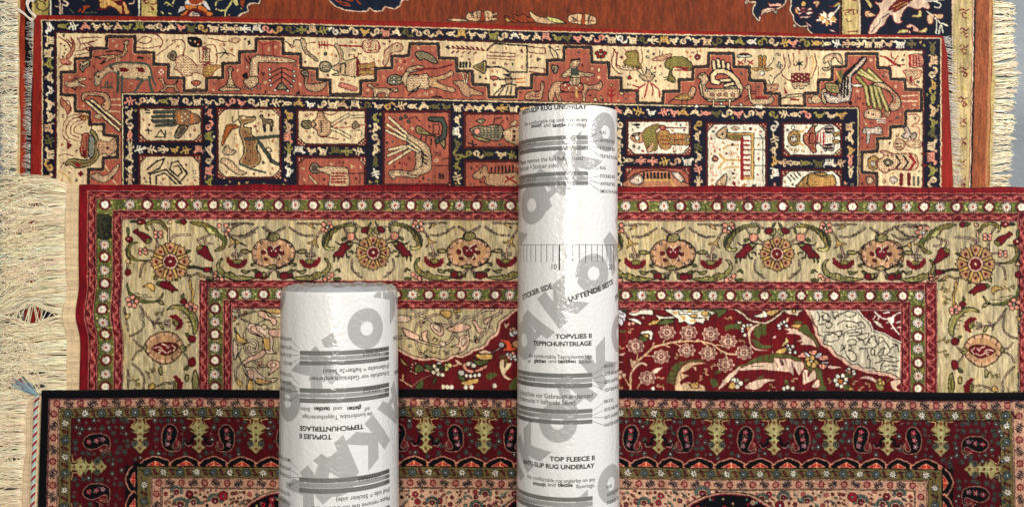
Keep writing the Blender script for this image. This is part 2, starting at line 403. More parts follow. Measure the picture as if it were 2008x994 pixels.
# inner frame and navy ground of the panels
inn = [(241, 384)]+[(x, 183.5+float(oB(x))*.85) for x in np.linspace(241, 1682, 60)]+[(1682, 384)]
B.fill(inn, 'n'); B.line(inn, 'k', 6); B.line(inn, 'c', 2.2)
def oI(x): return .85*float(oB(x))
for (xa, xb, y, st, sd) in ((245, 1680, 197, 26, 11), (262, 400, 292, 26, 12), (575, 725, 296-oI(650), 26, 13), (905, 1020, 303-oI(960), 26, 14), (1222, 1360, 316-oI(1290), 26, 15), (1528, 1660, 320-oI(1590), 26, 16)):
    B.warp = lambda x, y: (x, y+.85*oB(x)); mini_row(B, xa, xb, y, 22, 8.8, seed=sd); B.warp = None
for (x, sd) in ((255, 21), (411, 22), (566, 23), (736, 24), (897, 25), (1214, 28), (1369, 29), (1519, 30), (1667, 31)):
    mini_row(B, 210+oI(x), 365, x, 22, 9.4, True, seed=sd)
for (x0, y0, x1, y1, f, c) in ((270, 209, 399, 281, 'c', '0011'), (270, 302, 396, 384, 'c', '1100'), (424, 210, 553, 352, 'c', '1111'), (580, 213, 720, 287, 'c', '0011'),
                               (580, 305, 719, 384, 't', '1100'), (749, 216, 885, 366, 't', '0000'), (908, 220, 1060, 293, 't', '0000'), (908, 313, 1060, 384, 't', '0000'),
                               (1227, 234, 1356, 307, 'w', '0011'), (1224, 326, 1355, 398, 't', '1100'), (1383, 239, 1506, 384, 'w', '1111'), (1533, 239, 1652, 309, 'w', '0111'), (1530, 331, 1652, 404, 'w', '1100')):
    panel(B, x0, y0, x1, y1, f, 14, c)

B.rich = True; B.lw = 1.06
draw(B, """
w: 0 0 2.617
# top left cream: reclining figure
c m 2: 300,190 340,215 362,250 350,290 320,325 300,300
c m 2: 340,200 375,240 370,275 330,310
d k - 5: 330,235 338,255 330,275 322,290
s t m 1.5: 362,190 385,235 372,275 345,305 335,295 360,260 370,230
c m 2: 395,195 412,225 405,250; 405,200 420,195 520,192; 420,225 470,215 500,205; 425,250 470,240 450,225 480,215; 430,225 450,260
s p m 1.5: 305,315 325,300 350,310 365,325 345,335 320,330
c m 1.5: 385,265 440,255 460,262; 380,285 450,272; 300,350 330,330 360,335
# bird over the horse
s e k 2: 490,295 545,285 600,285 632,270 640,235 632,222 645,210 662,215 652,240 650,275 615,300 580,302 515,330 545,303
l k 3: 545,268 590,262 628,266
l k 2: 478,292 520,302
l e 2: 600,302 600,320; 612,302 612,320
d m - 3: 605,290 618,288 630,282
# cow
s c b 2.2: 485,402 497,372 520,368 550,345 595,326 690,328 750,335 775,360 772,405 745,412 690,408 625,402 590,372 555,375 522,410 508,437 488,440
f m: 612,352 640,347 662,358 655,372 620,370; 700,350 735,348 745,372 710,372; 560,352 580,345 585,362
f k: 495,400 510,385 512,400
c b 4: 565,345 600,325 700,325 765,338 782,400 800,440
l b 5: 608,372 605,472; 628,395 626,472; 706,405 735,415 715,440 693,472; 765,395 770,430 783,472
c k 2: 482,385 492,372; 505,372 500,360
c b 2.5: 520,450 545,452 578,450; 540,450 545,425; 555,450 553,418; 565,450 575,425
s b k 1.5: 405,345 425,320 455,312 460,335 435,355 425,372
l c 1.5: 412,322 425,335 450,318
l k 3: 705,297 735,297; 708,303 710,297; 720,304 720,297; 733,304 733,297
d w - 5: 828,362 818,372 838,372 828,383
# little man
s c k 1.6: 328,430 340,418 358,425 385,412 412,400 436,402 438,412 400,422 436,438 436,447 395,445 362,448 340,442
l k 1.8: 365,415 385,400 395,412; 365,450 382,462 392,450
d k - 3: 340,430
# dog
s e k 1.8: 815,408 838,403 848,432 890,438 912,412 905,445 922,470 900,468 890,452 860,452 848,470 815,473 840,455 832,425
# crane
l k 8: 445,522 612,668; 470,516 620,640
l c 3.6: 445,522 612,668; 470,516 620,640
s e k 2: 418,490 440,474 540,478 562,500 570,550 550,572 530,560 520,540 535,520 520,498 450,492 425,520
d k - 4: 535,505 537,520 535,538
l c 2: 572,512 622,512; 560,572 615,575; 574,540 622,540
s c k 1.6: 485,600 500,585 525,600 505,612
# left cream: fire bird
c m 1.6: 420,598 370,612 340,650 345,700 400,725
c m 1.4: 428,615 385,628 362,655 365,690 405,708; 436,630 400,640 380,660 385,680 420,692; 420,585 350,600 322,650 325,705 360,730
s y m 1.5: 405,600 432,590 450,602 430,622
s r k 1.5: 425,690 448,685 458,700 452,805 418,800 412,760
s B k 1.5: 458,700 485,715 490,760 480,805 455,800
f m: 425,780 445,775 445,805 420,805
s g k 2: 335,850 345,825 375,815 430,822 478,805 486,715 462,680 472,665 500,700 508,800 470,845 420,860 390,862 360,845
f r: 380,840 400,835 420,848 400,862
s e k 1.6: 498,722 560,728 590,710 600,770 560,800 540,790 510,795
d r k 6: 553,762
c m 1.5: 415,598 420,590; 470,670 470,620 450,600
f m: 340,725 372,745 345,770; 400,890 415,878 432,892 415,908
c y 2: 300,880 340,900 370,940
s t m 1.4: 310,500 340,530 365,560 345,590 330,560 308,540
c m 1.4: 312,515 350,520 360,555 340,600; 310,835 340,845 370,870
l m 1.5: 400,600 440,602; 430,590 425,615; 500,672 530,676; 300,800 330,790 375,800; 312,860 330,830
# right of panel edge: lizard tail
l k 6: 480,915 570,912 610,850
l c 3: 480,915 570,912 610,850
s c k 1.5: 470,905 500,890 540,905 590,860 612,842 600,880 560,925 520,935
c c 2: 580,925 600,950; 560,880 540,850
# top cream 2 (x 270-420): horseman lying
c m 1.8: 705,215 740,190 780,200 760,225 720,220; 700,245 760,250 830,235; 790,175 820,190 835,220 820,250; 805,285 860,245 900,215
s k - 0: 960,195 990,188 1030,200 1035,240 1000,245 970,232
d e - 5: 975,210 1000,215 1015,230
c m 2: 885,210 930,205 950,235 940,280 960,300
s b k 1.6: 860,290 890,262 905,285 890,315
s c m 1.8: 905,300 930,285 975,300 1010,335 1050,330 1085,335 1090,370 1060,385 1000,375 975,390 940,390 915,365 895,355 905,335 900,315
d k - 4: 940,345
l m 2: 1020,210 1025,320 1095,325; 1040,240 1040,310
d - m 7: 1050,250 1050,270 1050,290
s r k 1.4: 980,425 1005,412 1030,425 1005,445
l k 1.6: 1005,440 1008,458; 985,455 1030,455
# hand panel
s T k 1.8: 893,572 960,566 985,580 1022,596 1022,632 985,640 962,652 940,680 915,708 896,700 905,668 925,640 898,634
d c - 5: 932,600 950,612 935,622 965,600 952,585
l o 3: 915,585 925,625; 985,590 985,632
l k 6.4: 795,577 895,575; 785,600 895,598; 790,624 895,622; 805,646 900,640
l b 4: 795,577 895,575; 785,600 895,598; 790,624 895,622; 805,646 900,640
s b k 1.8: 930,645 965,655 940,690 915,712 897,702 905,680
d r k 5: 780,618
l k 2.5: 745,565 770,570; 750,580 770,582; 750,670 780,672; 760,660 765,690; 795,705 850,705 850,672; 800,700 825,668 848,700
# key panel
l k 3: 745,880 800,830 845,815; 760,890 820,865 840,820; 770,945 770,895 850,870 930,945; 800,945 800,905 845,888 905,945; 960,890 915,830 880,835 870,870 910,905 935,885 915,850 895,855; 960,890 920,940
c e 3: 745,880 780,870 810,850
l k 1.6: 990,910 1015,910
""")
draw(B, """
w: 400 0 2.617
# bull and rider lines, cream
c m 2: 0,240 55,235 62,330 0,335; 20,195 110,215 150,200 185,205; 60,280 110,270 160,290
l m 2: 0,250 28,250 28,320 0,320
l k 2: 75,275 110,270; 85,295 110,270; 100,250 110,270 125,285
s y m 1.5: 0,345 45,335 90,340 60,362 40,390 0,395
d - k 6: 12,252 12,268 12,285 12,302
s c m 1.6: 125,205 165,195 185,208 160,222
f k: 222,212 235,205 240,225 228,235
# salmon: lamp, peacock, jewel tree
s c k 2: 122,358 135,345 150,358 142,372 142,400 160,440 188,465 78,466 115,435 128,400 128,372
l k 2: 118,440 155,440; 105,450 168,452
d k - 2.5: 135,358
s c k 2: 238,395 242,310 265,288 300,285 420,300 475,318 400,325 290,322 280,335 276,392
d r - 3.5: 300,300 325,302 350,305 375,308 400,312
l k 2: 210,295 235,330; 225,290 240,315
f k: 195,385 220,370 230,400 205,405
s c k 2: 205,418 240,395 275,400 275,435 240,455 215,440
d k - 3: 245,425
l k 2: 400,348 340,378; 400,348 465,372; 400,370 335,410; 400,370 465,410; 400,395 345,440; 400,395 460,440; 400,348 400,470; 400,420 360,465; 400,420 440,468
d w k 7: 338,358 338,385 340,415 345,440 462,368 465,392 462,418 450,445 365,465 430,468
s b k 1.5: 375,460 400,425 425,460
d w k 5: 205,452 225,462 248,462 270,452 285,435
c r 2: 280,215 300,230 335,225 350,215 375,220; 300,230 302,290; 355,225 355,290
d b - 6: 53,430
# duck
s e k 2: 498,372 518,360 535,375 535,405 528,428 560,432 625,422 618,450 590,470 545,468 520,448 515,400
s b k 1.6: 498,372 518,360 535,375 535,395 512,388
f k: 470,480 490,460 495,480 480,490
# lute player
l r 3.4: 588,232 822,240
l r 2: 592,215 592,248; 605,215 605,248; 620,215 620,250; 635,215 635,250
s c m 2: 820,212 885,210 902,235 890,268 835,270 815,250
l r 1.8: 840,225 855,220 855,240 845,240 845,262 860,262; 880,225 880,255; 895,225 895,255
l m 2: 745,290 745,280 770,280 770,295 790,295 790,275 808,278
d b k 8: 622,278
s b k 1.8: 592,345 600,322 625,315 650,328 652,350 635,368 605,368
l c 1.5: 600,340 640,340; 610,352 635,352; 605,330 635,330
s c k 1.8: 652,350 690,325 695,285 670,235 685,225 712,270 722,312 790,305 795,390 720,388 655,385 690,372
l k 2: 695,330 720,325 730,345; 700,330 700,370; 725,320 725,375
f m: 780,308 795,308 795,390 780,390
s y m 1.8: 797,330 855,326 872,318 870,348 798,350
s y m 1.8: 797,362 860,358 872,378 845,385 798,384
c k 2: 420,215 455,235 470,205 520,215
s c k 1.8: 495,205 520,208 528,255 545,275 585,305 575,315 535,285 515,270
c m 1.8: 435,225 450,245 470,240; 530,225 570,220
s c m 2: 928,260 955,238 990,220 1020,238 1012,262 975,270 955,285 935,335 920,330 925,290
d k - 4: 990,237
s p m 1.6: 690,440 710,425 780,450 775,468 720,455
# dog under the musician
s c k 1.8: 838,440 860,432 880,450 950,455 985,455 995,470 955,475 945,495 930,495 930,478 890,480 885,497 872,495 868,462
c k 2: 950,458 985,475 995,450
# rifleman head
s b k 1.8: 940,408 955,388 990,385 1020,405 1010,432 965,438 942,428
d w k 7: 975,400 975,420
s c k 2: 1015,400 1060,345 1099,345 1099,365 1065,372 1045,395 1099,385 1099,460 1060,470 1030,440
# deer panel
s z k 1.8: 178,612 195,595 225,602 265,602 262,620 225,635 208,640 210,655 245,660 245,690 280,720 270,760 290,800 285,840 240,862 200,852 182,830 205,790 200,730 182,680 190,640
d k - 5: 210,605
f c: 195,600 215,597 215,612 195,615
d k - 4: 215,680 235,690 215,740 235,745 220,775 240,780 215,815 235,825
c k 2: 178,612 150,630 148,600; 180,600 175,575
s k k 1: 285,600 300,588 312,610 350,615 358,630 350,675 342,672 338,640 318,640 320,675 308,675 300,620
s o k 1.8: 100,700 112,655 130,640 175,645 178,658 145,668 125,700 100,745 92,740
l k 6: 215,715 380,700
l b 3.5: 215,715 380,700
l k 7: 285,730 350,830 380,842
l b 4: 285,730 350,830 380,842
s c k 1.8: 98,778 120,745 135,765 165,775 150,795 110,795
l k 2: 330,755 350,775 330,785 318,772 330,755; 340,790 345,830
l k 2: 275,740 275,795
s c k 1.8: 85,830 105,812 150,832 180,870 220,888 180,898 130,870 110,850
c b 4: 190,845 250,870 315,885
# running man panel
s j k 1.6: 498,635 515,618 545,622 552,645 535,662 508,658
s e k 1.8: 550,630 575,605 585,578 610,572 618,600 640,622 655,632 655,670 640,690 612,705 590,698 575,665 552,650
c k 2: 560,625 575,640 560,655; 600,620 600,680
l k 7: 655,640 705,610 740,590; 655,660 705,680 745,705
l c 4: 655,640 705,610 740,590; 655,660 705,680 745,705
l t 2: 665,655 720,655 830,640; 665,640 690,625
c m 2: 610,578 650,590 685,575; 600,700 640,705 690,715
s b m 1.5: 760,640 775,620 795,640 795,655 765,660
l k 1.6: 755,592 830,592; 755,608 830,602; 750,672 800,668; 805,700 805,675
l m 1.5: 525,585 535,592 528,602 518,592 525,585; 540,695 548,702 540,710 532,702 540,695
# salmon: llama
s b k 1.8: 540,862 560,835 590,850 590,885 555,888
s c k 1.8: 590,858 720,858 740,885 740,960 645,960 645,900 592,880
l r 3: 655,890 725,890; 655,905 725,905; 655,920 725,920; 655,935 725,935
d k - 3: 665,890 685,900 705,890 685,930 705,920
l k 1.6: 740,890 830,890; 800,890 800,940
l k 5: 540,905 575,940
l c 2.5: 540,905 575,940
# winged lady panel
l k 7: 950,605 1060,705; 940,640 1060,720; 935,670 1060,732; 950,770 1060,745; 945,800 1060,750; 950,840 1075,760
l c 4: 950,605 1060,705; 940,640 1060,720; 935,670 1060,732; 950,770 1060,745; 945,800 1060,750; 950,840 1075,760
s c k 1.8: 950,885 975,872 1060,880 1085,850 1085,760 1110,730 1110,900 1000,905 975,920 955,905
d k - 4: 1005,888 1025,890 1045,890 1065,885 965,890
d b k 9: 1010,610 1035,600 1050,625
""")
draw(B, """
w: 800 0 2.617
s b k 1.8: 35,275 75,265 125,288 155,325 125,325 85,305 60,310
s c k 2: 0,352 50,338 80,345 70,362 0,372
s c k 2: 0,395 60,388 102,385 106,455 50,455 0,470
d k - 4: 20,405 45,405 70,402 30,440 65,435
l m 3.5: 30,358 160,352 225,335
s e k 1.8: 108,402 165,392 205,375 220,362 232,385 195,405 150,418 190,440 235,455 240,475 200,470 150,452 110,445
l y 2: 115,412 190,395; 115,438 180,448
c k 2: 0,490 40,460 60,440
f k: 110,502 150,490 190,503
# goat
s e k 1.8: 232,422 275,415 300,430 330,455 385,480 370,490 330,490 310,500 275,482 262,450
l k 4.5: 282,382 290,425; 308,382 300,425
l c 2: 282,382 290,425; 308,382 300,425
# feathered camel
l m 1.8: 205,248 410,262
f k: 190,245 210,232 215,262
l m 3: 225,238 240,248; 250,238 265,250; 275,240 290,252; 300,240 315,254; 325,243 340,256; 350,245 365,258; 375,248 390,260; 235,265 225,272; 260,265 250,272; 290,266 280,275; 320,268 310,278; 350,270 340,278
l m 2: 405,288 548,292 548,275 420,270
l m 1.6: 405,278 405,300 550,310
l k 3: 395,345 480,345 520,372 610,372 612,235 440,225 408,255
l m 1.6: 440,225 425,240 415,255
s g k 1.8: 335,345 370,325 400,315 395,378 365,365
d w k 5: 380,340
l m 2: 615,238 705,250 705,275; 620,270 700,278; 615,348 700,352 700,375; 620,370 695,378
l k 4: 270,322 270,345; 285,322 285,345; 300,322 300,345; 318,322 318,345
c k 1.8: 725,235 745,295 770,300 760,270 740,250 720,240; 750,260 780,255
f k: 480,382 535,378 515,395
s c k 1.8: 500,400 530,395 530,430 505,430
s r k 1.5: 420,400 440,390 470,402 440,415
l k 2.5: 470,410 560,405; 480,440 520,432 555,440; 440,488 490,440; 465,490 500,440; 500,490 515,445; 525,488 530,445
l o 2.5: 555,408 600,402; 555,425 600,422
# duck
s e k 2: 602,510 610,482 640,472 678,468 682,430 695,420 698,440 690,490 680,512
l m 2: 620,490 670,488; 620,500 672,498
# donkey rider
s e k 2: 722,485 735,445 760,422 830,425 900,430 945,442 980,428 985,415 998,440 985,465 962,462 945,458 915,475 908,522 895,520 893,480 870,478 780,478 790,520 768,515 755,480 742,520 725,520
f t: 780,480 890,478 890,490 780,490
s r k 1.8: 792,430 890,430 888,472 790,470
d w - 5: 805,440 825,455 845,440 865,455 880,440
s c k 1.8: 838,320 865,305 882,318 870,345 862,345 885,372 940,378 955,385 945,395 888,395 880,435 830,435 835,395 802,400 788,390 800,375 830,350
l k 4: 838,312 882,305
f b: 835,350 870,350 880,390 835,392
l k 1.6: 830,400 880,402; 845,405 845,435; 862,405 862,435
l y 4: 863,470 866,500
s b k 1.8: 735,350 745,335 772,345 765,372 750,380
l k 2: 750,345 750,380
s c m 1.6: 970,360 980,350 990,362 978,372
l r 3: 1043,445 1043,525; 1025,460 1043,475 1062,460; 1025,485 1043,498 1062,485
d y k 7: 1043,440
s e k 1.6: 950,520 960,500 975,520; 985,500 992,495 1000,522
d r k 10: 970,275 990,265 1010,275 1000,292 978,292
l k 1.6: 990,290 990,312
# lion at the edge
c m 2.4: 1060,255 1045,330 1075,375 1099,380; 1075,270 1070,330 1090,345
s e k 1.8: 1085,480 1095,470 1110,478 1100,490
# navy strip etc right of winged lady
s g k 2: 40,655 60,650 120,690 165,705 190,700 188,765 160,730 125,700 70,690 45,680
l k 2.4: 70,690 65,720; 95,700 90,730; 120,712 118,742; 145,725 142,755
l k 11: 115,612 175,615 190,650 185,700 150,725
l b 6: 115,612 175,615 190,650 185,700 150,725
l k 2: 130,640 160,640 160,690 130,690 130,640
l k 7: 0,720 60,770; 0,750 50,780
l c 4: 0,720 60,770; 0,750 50,780
s c k 1.8: 0,690 60,720 110,760 120,860 90,890 40,900 0,890 40,870 70,850 80,800 60,760 0,715
l k 2.4: 75,790 100,805; 75,810 100,825; 75,830 100,845
l k 1.8: 0,610 40,600 60,625; 160,700 165,740; 130,850 205,850
d - k 12: 172,905
l k 2: 160,895 185,915; 185,895 160,915; 175,820 210,810
# seated lady
s b k 1.8: 318,670 335,652 365,645 400,650 430,640 470,645 490,670 480,710 455,725 400,715 350,700
d p k 16: 355,675
s g k 1.6: 325,690 355,700 420,720 405,730 350,715
l k 2: 435,640 445,610 480,605; 460,650 490,620
s c k 1.8: 490,675 520,660 560,650 575,660 575,745 530,735 495,715
d m k 6: 545,675 545,700 540,720
s b k 1.6: 350,620 380,610 400,618 375,635
s c k 1.5: 525,640 545,620 560,625 545,645
l k 3: 310,735 350,745; 330,725 335,750
# horse with comb
s e k 1.8: 330,905 365,870 400,850 420,890 500,890 560,885 575,950 410,950 395,905 370,920
d k - 5: 375,885
l k 3: 430,860 430,885; 448,858 448,885; 466,856 466,885; 484,855 484,885; 502,854 502,885; 520,853 520,885; 538,852 538,885
l r 3: 500,905 555,940; 500,935 540,905
""")
draw(B, """
w: 1200 0 2.617
c m 1.8: 5,250 25,285 20,335 40,355 100,362 150,352; 60,250 90,285 80,320; 150,255 158,300 148,340
s h m 1.6: 70,270 130,262 140,320 150,350 60,330 78,300
d - k 6: 85,345 108,348 130,345 62,342
s c k 1.8: 138,388 168,385 180,362 195,362 205,385 222,388 200,415 168,415
d k - 4: 178,398 198,398
l k 2: 150,380 130,362; 160,378 150,350; 180,362 178,345; 195,362 205,342; 205,380 228,368
c r 2.6: 170,430 145,448 110,440; 185,425 178,460 168,500; 198,425 210,455 208,490; 205,430 240,460 245,500; 170,435 130,460 118,470
d r k 9: 90,400
l k 1.6: 90,370 90,392
s e m 1.8: 205,308 240,290 300,278 302,290 255,312
l k 1.6: 245,262 245,285; 260,260 260,285
s h k 2: 275,318 305,295 360,292 400,315 415,345 400,362 350,350 320,345 305,375 325,405 320,422 290,415 290,390 298,360 275,345
l r 3: 322,345 395,352; 325,360 390,362
l k 1.8: 270,410 290,405; 265,400 285,395
d r k 15: 440,295
d w k 5: 440,295
l k 1.6: 440,262 440,280
# peacock
l k 9: 528,372 520,318; 552,360 545,312; 575,362 570,318; 598,372 596,330; 622,400 610,370
l c 4.5: 528,372 520,318; 552,360 545,312; 575,362 570,318; 598,372 596,330
l k 9: 605,412 560,415; 620,432 580,440; 640,452 590,455
l c 4: 605,412 560,415; 620,432 580,440; 640,452 590,455
l k 12: 545,425 520,420 515,390 535,368 570,365 605,380 640,415 660,455 650,490 620,508 500,508 470,485 460,440 478,410
l c 7: 545,425 520,420 515,390 535,368 570,365 605,380 640,415 660,455 650,490 620,508 500,508 470,485 460,440 478,410
s c k 2.4: 440,400 455,378 480,378 500,410 490,420 490,455 640,455 655,470 640,508 500,510 470,490 460,430 450,405
d e k 9: 515,487 550,487 585,487 620,487
d r - 4: 515,487 550,487 585,487 620,487
f k: 455,385 470,382 468,395 455,396
d w k 6: 485,465
l k 5: 520,512 520,545 500,548; 605,512 605,545 590,548
l c 2: 520,512 520,548; 605,512 605,548
d w k 7: 560,533 662,538
# bird left
s y k 2: 290,528 330,498 370,482 402,480 405,452 420,445 432,460 420,500 380,515 320,512
s e k 1.6: 395,490 405,452 420,446 430,460 418,498
l k 1.6: 360,515 360,548; 385,512 385,548
s w k 1.6: 420,550 435,538 450,550
# duck right
s c k 2: 682,452 695,438 712,445 712,490 725,508 800,505 820,492 832,512 810,535 740,540 712,525 702,490 700,462
l r 4: 742,500 790,502
l k 2: 715,470 740,470; 715,482 740,482; 682,505 700,490; 685,520 705,505
f w: 738,542 775,542 775,556 738,556
f k: 0,0 0,0 0,0
# stool and flowers
l k 6: 648,290 710,290
l w 2: 648,290 710,290
l r 3: 648,315 672,330; 672,312 648,332; 698,315 722,330; 722,312 700,332
l m 2: 655,278 700,278; 685,300 680,325
# girl upside down
s y k 1.5: 752,292 768,292 768,350 745,365 722,360 722,350 750,345
s y k 1.5: 775,292 790,292 792,348 820,350 822,358 795,365 775,350
d w k 12: 772,378
l o 2: 755,310 765,310; 755,330 765,330; 778,310 788,310; 778,330 788,330
c k 1.8: 800,345 820,325 830,300
# deer
s e m 1.8: 795,432 815,438 850,430 852,455 830,468 798,465
d k - 4: 820,450
l k 1.8: 825,430 835,400 860,380 870,375; 815,435 805,410
d w k 5: 858,325 850,338 868,338 862,348
c m 1.8: 880,280 890,340 870,370 900,410 960,410; 905,280 915,330 905,350; 930,275 935,340; 1000,285 1000,330 985,355; 1040,280 1050,330 1030,390 1000,420; 1060,340 1060,390
f m: 918,375 1018,375 1018,422 918,422
d c - 4: 930,385 945,395 960,385 975,395 990,385 1005,395 930,405 945,415 960,405 975,415 990,405 1005,415
s c k 1.6: 930,425 1010,428 1000,440 985,440 985,455 965,455 965,442 950,442 948,455 935,452
d B k 8: 962,328
l k 1.8: 962,338 962,362; 945,318 980,338; 980,318 945,338; 962,308 962,320
s c k 1.8: 868,508 890,498 905,488 970,482 975,495 910,500
f r: 880,442 905,480 890,485; 910,505 965,508 960,520 920,515
s c k 1.6: 1010,500 1050,515 1055,528 1015,530
s c k 2: 1075,470 1099,460 1099,535 1080,520
# rifleman panel
s e m 1.8: 95,705 120,685 155,682 180,705 155,732 120,730
s k k 1: 100,700 115,685 145,682 130,700
d w k 12: 130,708
s h m 1.6: 155,690 190,650 235,638 250,650 225,672 235,700 230,765 200,780 180,770
s r k 1.5: 250,645 275,645 275,665 250,665
l m 2.4: 270,655 380,658
s y m 1.6: 235,680 295,678 300,758 250,760
l r 2: 250,700 300,700; 250,720 300,720; 255,738 300,740
s y k 1.6: 302,688 390,690 390,712 302,712
s y k 1.6: 302,722 390,722 390,745 302,742
l r 1.5: 320,690 320,742; 340,690 340,742; 360,690 360,742
s c m 1.6: 180,770 205,735 215,745 195,782
f k: 100,640 130,632 150,640 130,650; 125,650 148,655 130,662
# comb panel
s t k 2: 90,915 160,880 300,880 380,940 380,960 70,960
l k 4: 165,890 165,915; 183,890 183,915; 201,890 201,915; 219,890 219,915; 237,890 237,915; 255,890 255,915; 273,890 273,915; 291,890 291,915
l y 4: 155,925 300,925 320,960
s w k 2: 90,930 140,895 160,930 130,950
s w k 2: 305,890 340,885 370,920 350,935
d k - 4: 135,925
# boat panel
l y 5: 590,688 722,688 722,915 665,915
l k 1.4: 585,682 730,682 730,922; 595,696 715,696 715,905
s h m 1.6: 585,695 665,695 665,720 600,715
l r 6: 668,715 668,918
l r 3.6: 672,722 705,722; 672,746 705,746; 672,770 705,770; 672,796 705,796; 672,822 705,822; 672,848 705,848; 672,874 705,874; 672,902 705,902
s c k 2: 533,692 588,648 582,712
f k: 558,690 572,678 572,698
s c k 2: 533,945 585,892 582,950
l y 4: 548,790 580,822 655,822; 580,822 548,862
c y 3: 570,765 600,748 650,745; 570,870 600,858 650,858
l p 2: 500,735 520,735 520,758 540,758 540,738; 500,885 520,885 520,900 540,900
s r k 1.6: 512,815 528,800 548,815 528,830
d w - 4: 528,815
l k 1.5: 730,710 785,710; 730,770 785,770; 730,850 785,850; 615,655 650,660; 760,690 775,710 775,930
d r k 7: 712,662
s c k 1.4: 612,660 632,650 655,660 632,668
d r k 6: 620,742 622,892
# doll panel
s y k 1.8: 905,705 915,680 945,668 965,690 962,735 935,748 912,735
s w k 1.4: 922,700 945,695 952,720 935,730 922,725
l k 1.8: 925,705 935,705; 942,705 950,705
l y 4: 960,680 985,672; 960,735 980,745
s r k 1.8: 985,690 1005,680 1025,650 1045,645 1040,672 1060,690 1060,732 1045,745 1050,775 1030,785 1005,750 985,728
d w - 4: 1025,705 1045,705
s c k 1.6: 1030,645 1045,632 1055,645
s w k 2: 1060,692 1080,668 1099,660 1099,775 1080,755 1060,732
l k 1.8: 1075,675 1075,745; 1088,668 1088,760
d - k 9: 930,655
# gold trapezoid
s y k 2.4: 955,945 1010,895 1099,890 1099,960 955,960
s w k 2: 1000,945 1030,915 1099,910 1099,950
l k 2: 900,905 920,930; 915,895 940,925; 930,888 955,918; 950,882 970,905
""")
draw(B, """
w: 1588 0 2.617
l k 14: 275,310 215,375; 240,345 145,430
s w k 2.4: 270,302 290,305 275,330 240,365 215,395 212,490 190,525 100,530 78,500 72,475 95,480 140,495 150,430 180,400
f g: 135,365 170,362 165,420 150,440
l y 3: 135,370 165,430; 80,440 130,470
l k 4: 165,420 160,490; 180,410 175,500; 195,400 192,490
s g k 1.6: 80,430 140,435 150,480 95,470
d k - 4: 105,492
s w k 1.6: 215,435 255,435 285,440 255,450 220,445
l k 9: 360,430 250,375; 350,430 262,362; 370,432 300,362; 285,450 300,540; 310,450 330,550; 330,445 360,555; 345,440 395,565; 280,440 245,400
l h 6: 360,430 250,375; 350,430 262,362; 370,432 300,362; 285,450 300,540; 310,450 330,550; 330,445 360,555; 345,440 395,565; 280,440 245,400
l c 1.6: 360,430 250,375; 350,430 262,362; 370,432 300,362; 285,450 300,540; 310,450 330,550; 330,445 360,555; 345,440 395,565
s c k 2.4: 315,432 375,428 425,465 462,510 458,558 420,572 402,548 425,512 400,470 345,445
c r 2: 420,480 440,505 425,540
l c 2: 470,495 550,490; 470,520 550,520
f k: 195,530 208,518 218,530 208,545
s c k 1.8: 275,590 290,565 330,560 365,580 360,610 320,615 285,608
d k - 5: 298,580 320,590
l w 2: 335,610 385,612; 340,620 385,622; 345,630 385,632
s e k 1.4: 375,580 410,575 400,600
# bug, comb, horse
l r 4: 385,295 430,328 462,342
l r 2: 360,288 420,312; 415,270 420,300 440,305; 450,290 430,320; 400,340 440,335 485,335
f k: 445,330 470,340 448,345
s p k 1.6: 515,285 575,285 578,340 518,345
l r 4: 512,285 512,345
l m 2: 530,290 530,340; 545,290 545,340; 560,290 560,340
s c r 1.8: 480,365 520,362 570,365 560,400 530,415 545,440 560,445 510,430 490,385
f r: 510,395 525,395 525,430 512,425
# fish hook, lizard
s c k 2: 65,350 100,345 95,318 75,330 72,300 105,278 150,278 165,300 170,330 150,320 130,295 110,315 110,350 85,365
c y 2: 0,300 15,290 20,330 0,400
s c k 1.6: 10,500 40,490 60,520 20,530
# small man with arms out
s w k 1.8: 270,665 285,655 310,660 340,652 365,655 365,690 340,692 310,690 300,735 285,730 290,690 272,685
d k - 3.5: 285,672
# cream lower right
c t 2: 505,590 550,590 560,620 520,650 560,660 555,740; 545,640 575,640
s w k 2: 470,700 490,680 480,660 500,655 520,690 540,680 545,705 520,720 515,700 500,715
s c m 1.8: 430,740 445,715 475,720 490,740 470,770 440,765
l k 2: 440,735 450,740; 462,735 472,740; 445,755 470,755
s c m 1.6: 490,725 560,720 575,745 560,760 510,755
s y k 1.8: 295,845 305,810 335,800 355,830 345,865 310,870
s w k 1.4: 312,835 335,830 335,850 320,855
s c m 2: 345,830 380,800 360,780 385,772 430,790 540,795 545,870 430,870 385,890 355,870
s k k 1: 375,830 400,815 430,835 400,855
d r w 5: 400,835
l k 3: 440,800 465,835 440,865; 480,800 505,835 480,868
l r 5: 515,800 540,833 515,870
d m - 6: 400,800 420,800 405,872
s w k 1.6: 410,920 430,905 450,925 430,942
l m 7: 470,898 470,945; 510,895 510,945
l b 4: 535,910 535,950; 558,910 558,950
l m 4: 575,790 600,790; 575,850 600,850
s c k 2: 290,915 310,905 330,930 300,945
# doll skirt right half, legs
s w k 2: 30,690 70,655 118,655 120,770 75,762 38,732 0,735 0,685
l k 4: 80,662 112,662; 80,680 112,680; 80,745 112,745; 80,760 112,760
l r 3: 55,690 55,730; 40,695 40,725; 70,680 70,745
s y k 1.6: 122,685 150,680 150,695 122,700
s y k 1.6: 122,722 150,722 150,735 122,738
s r k 1.6: 0,690 28,690 28,735 0,735
s y k 2: 0,890 60,905 120,900 125,960 0,960
""")
del Z
B.lw = .95
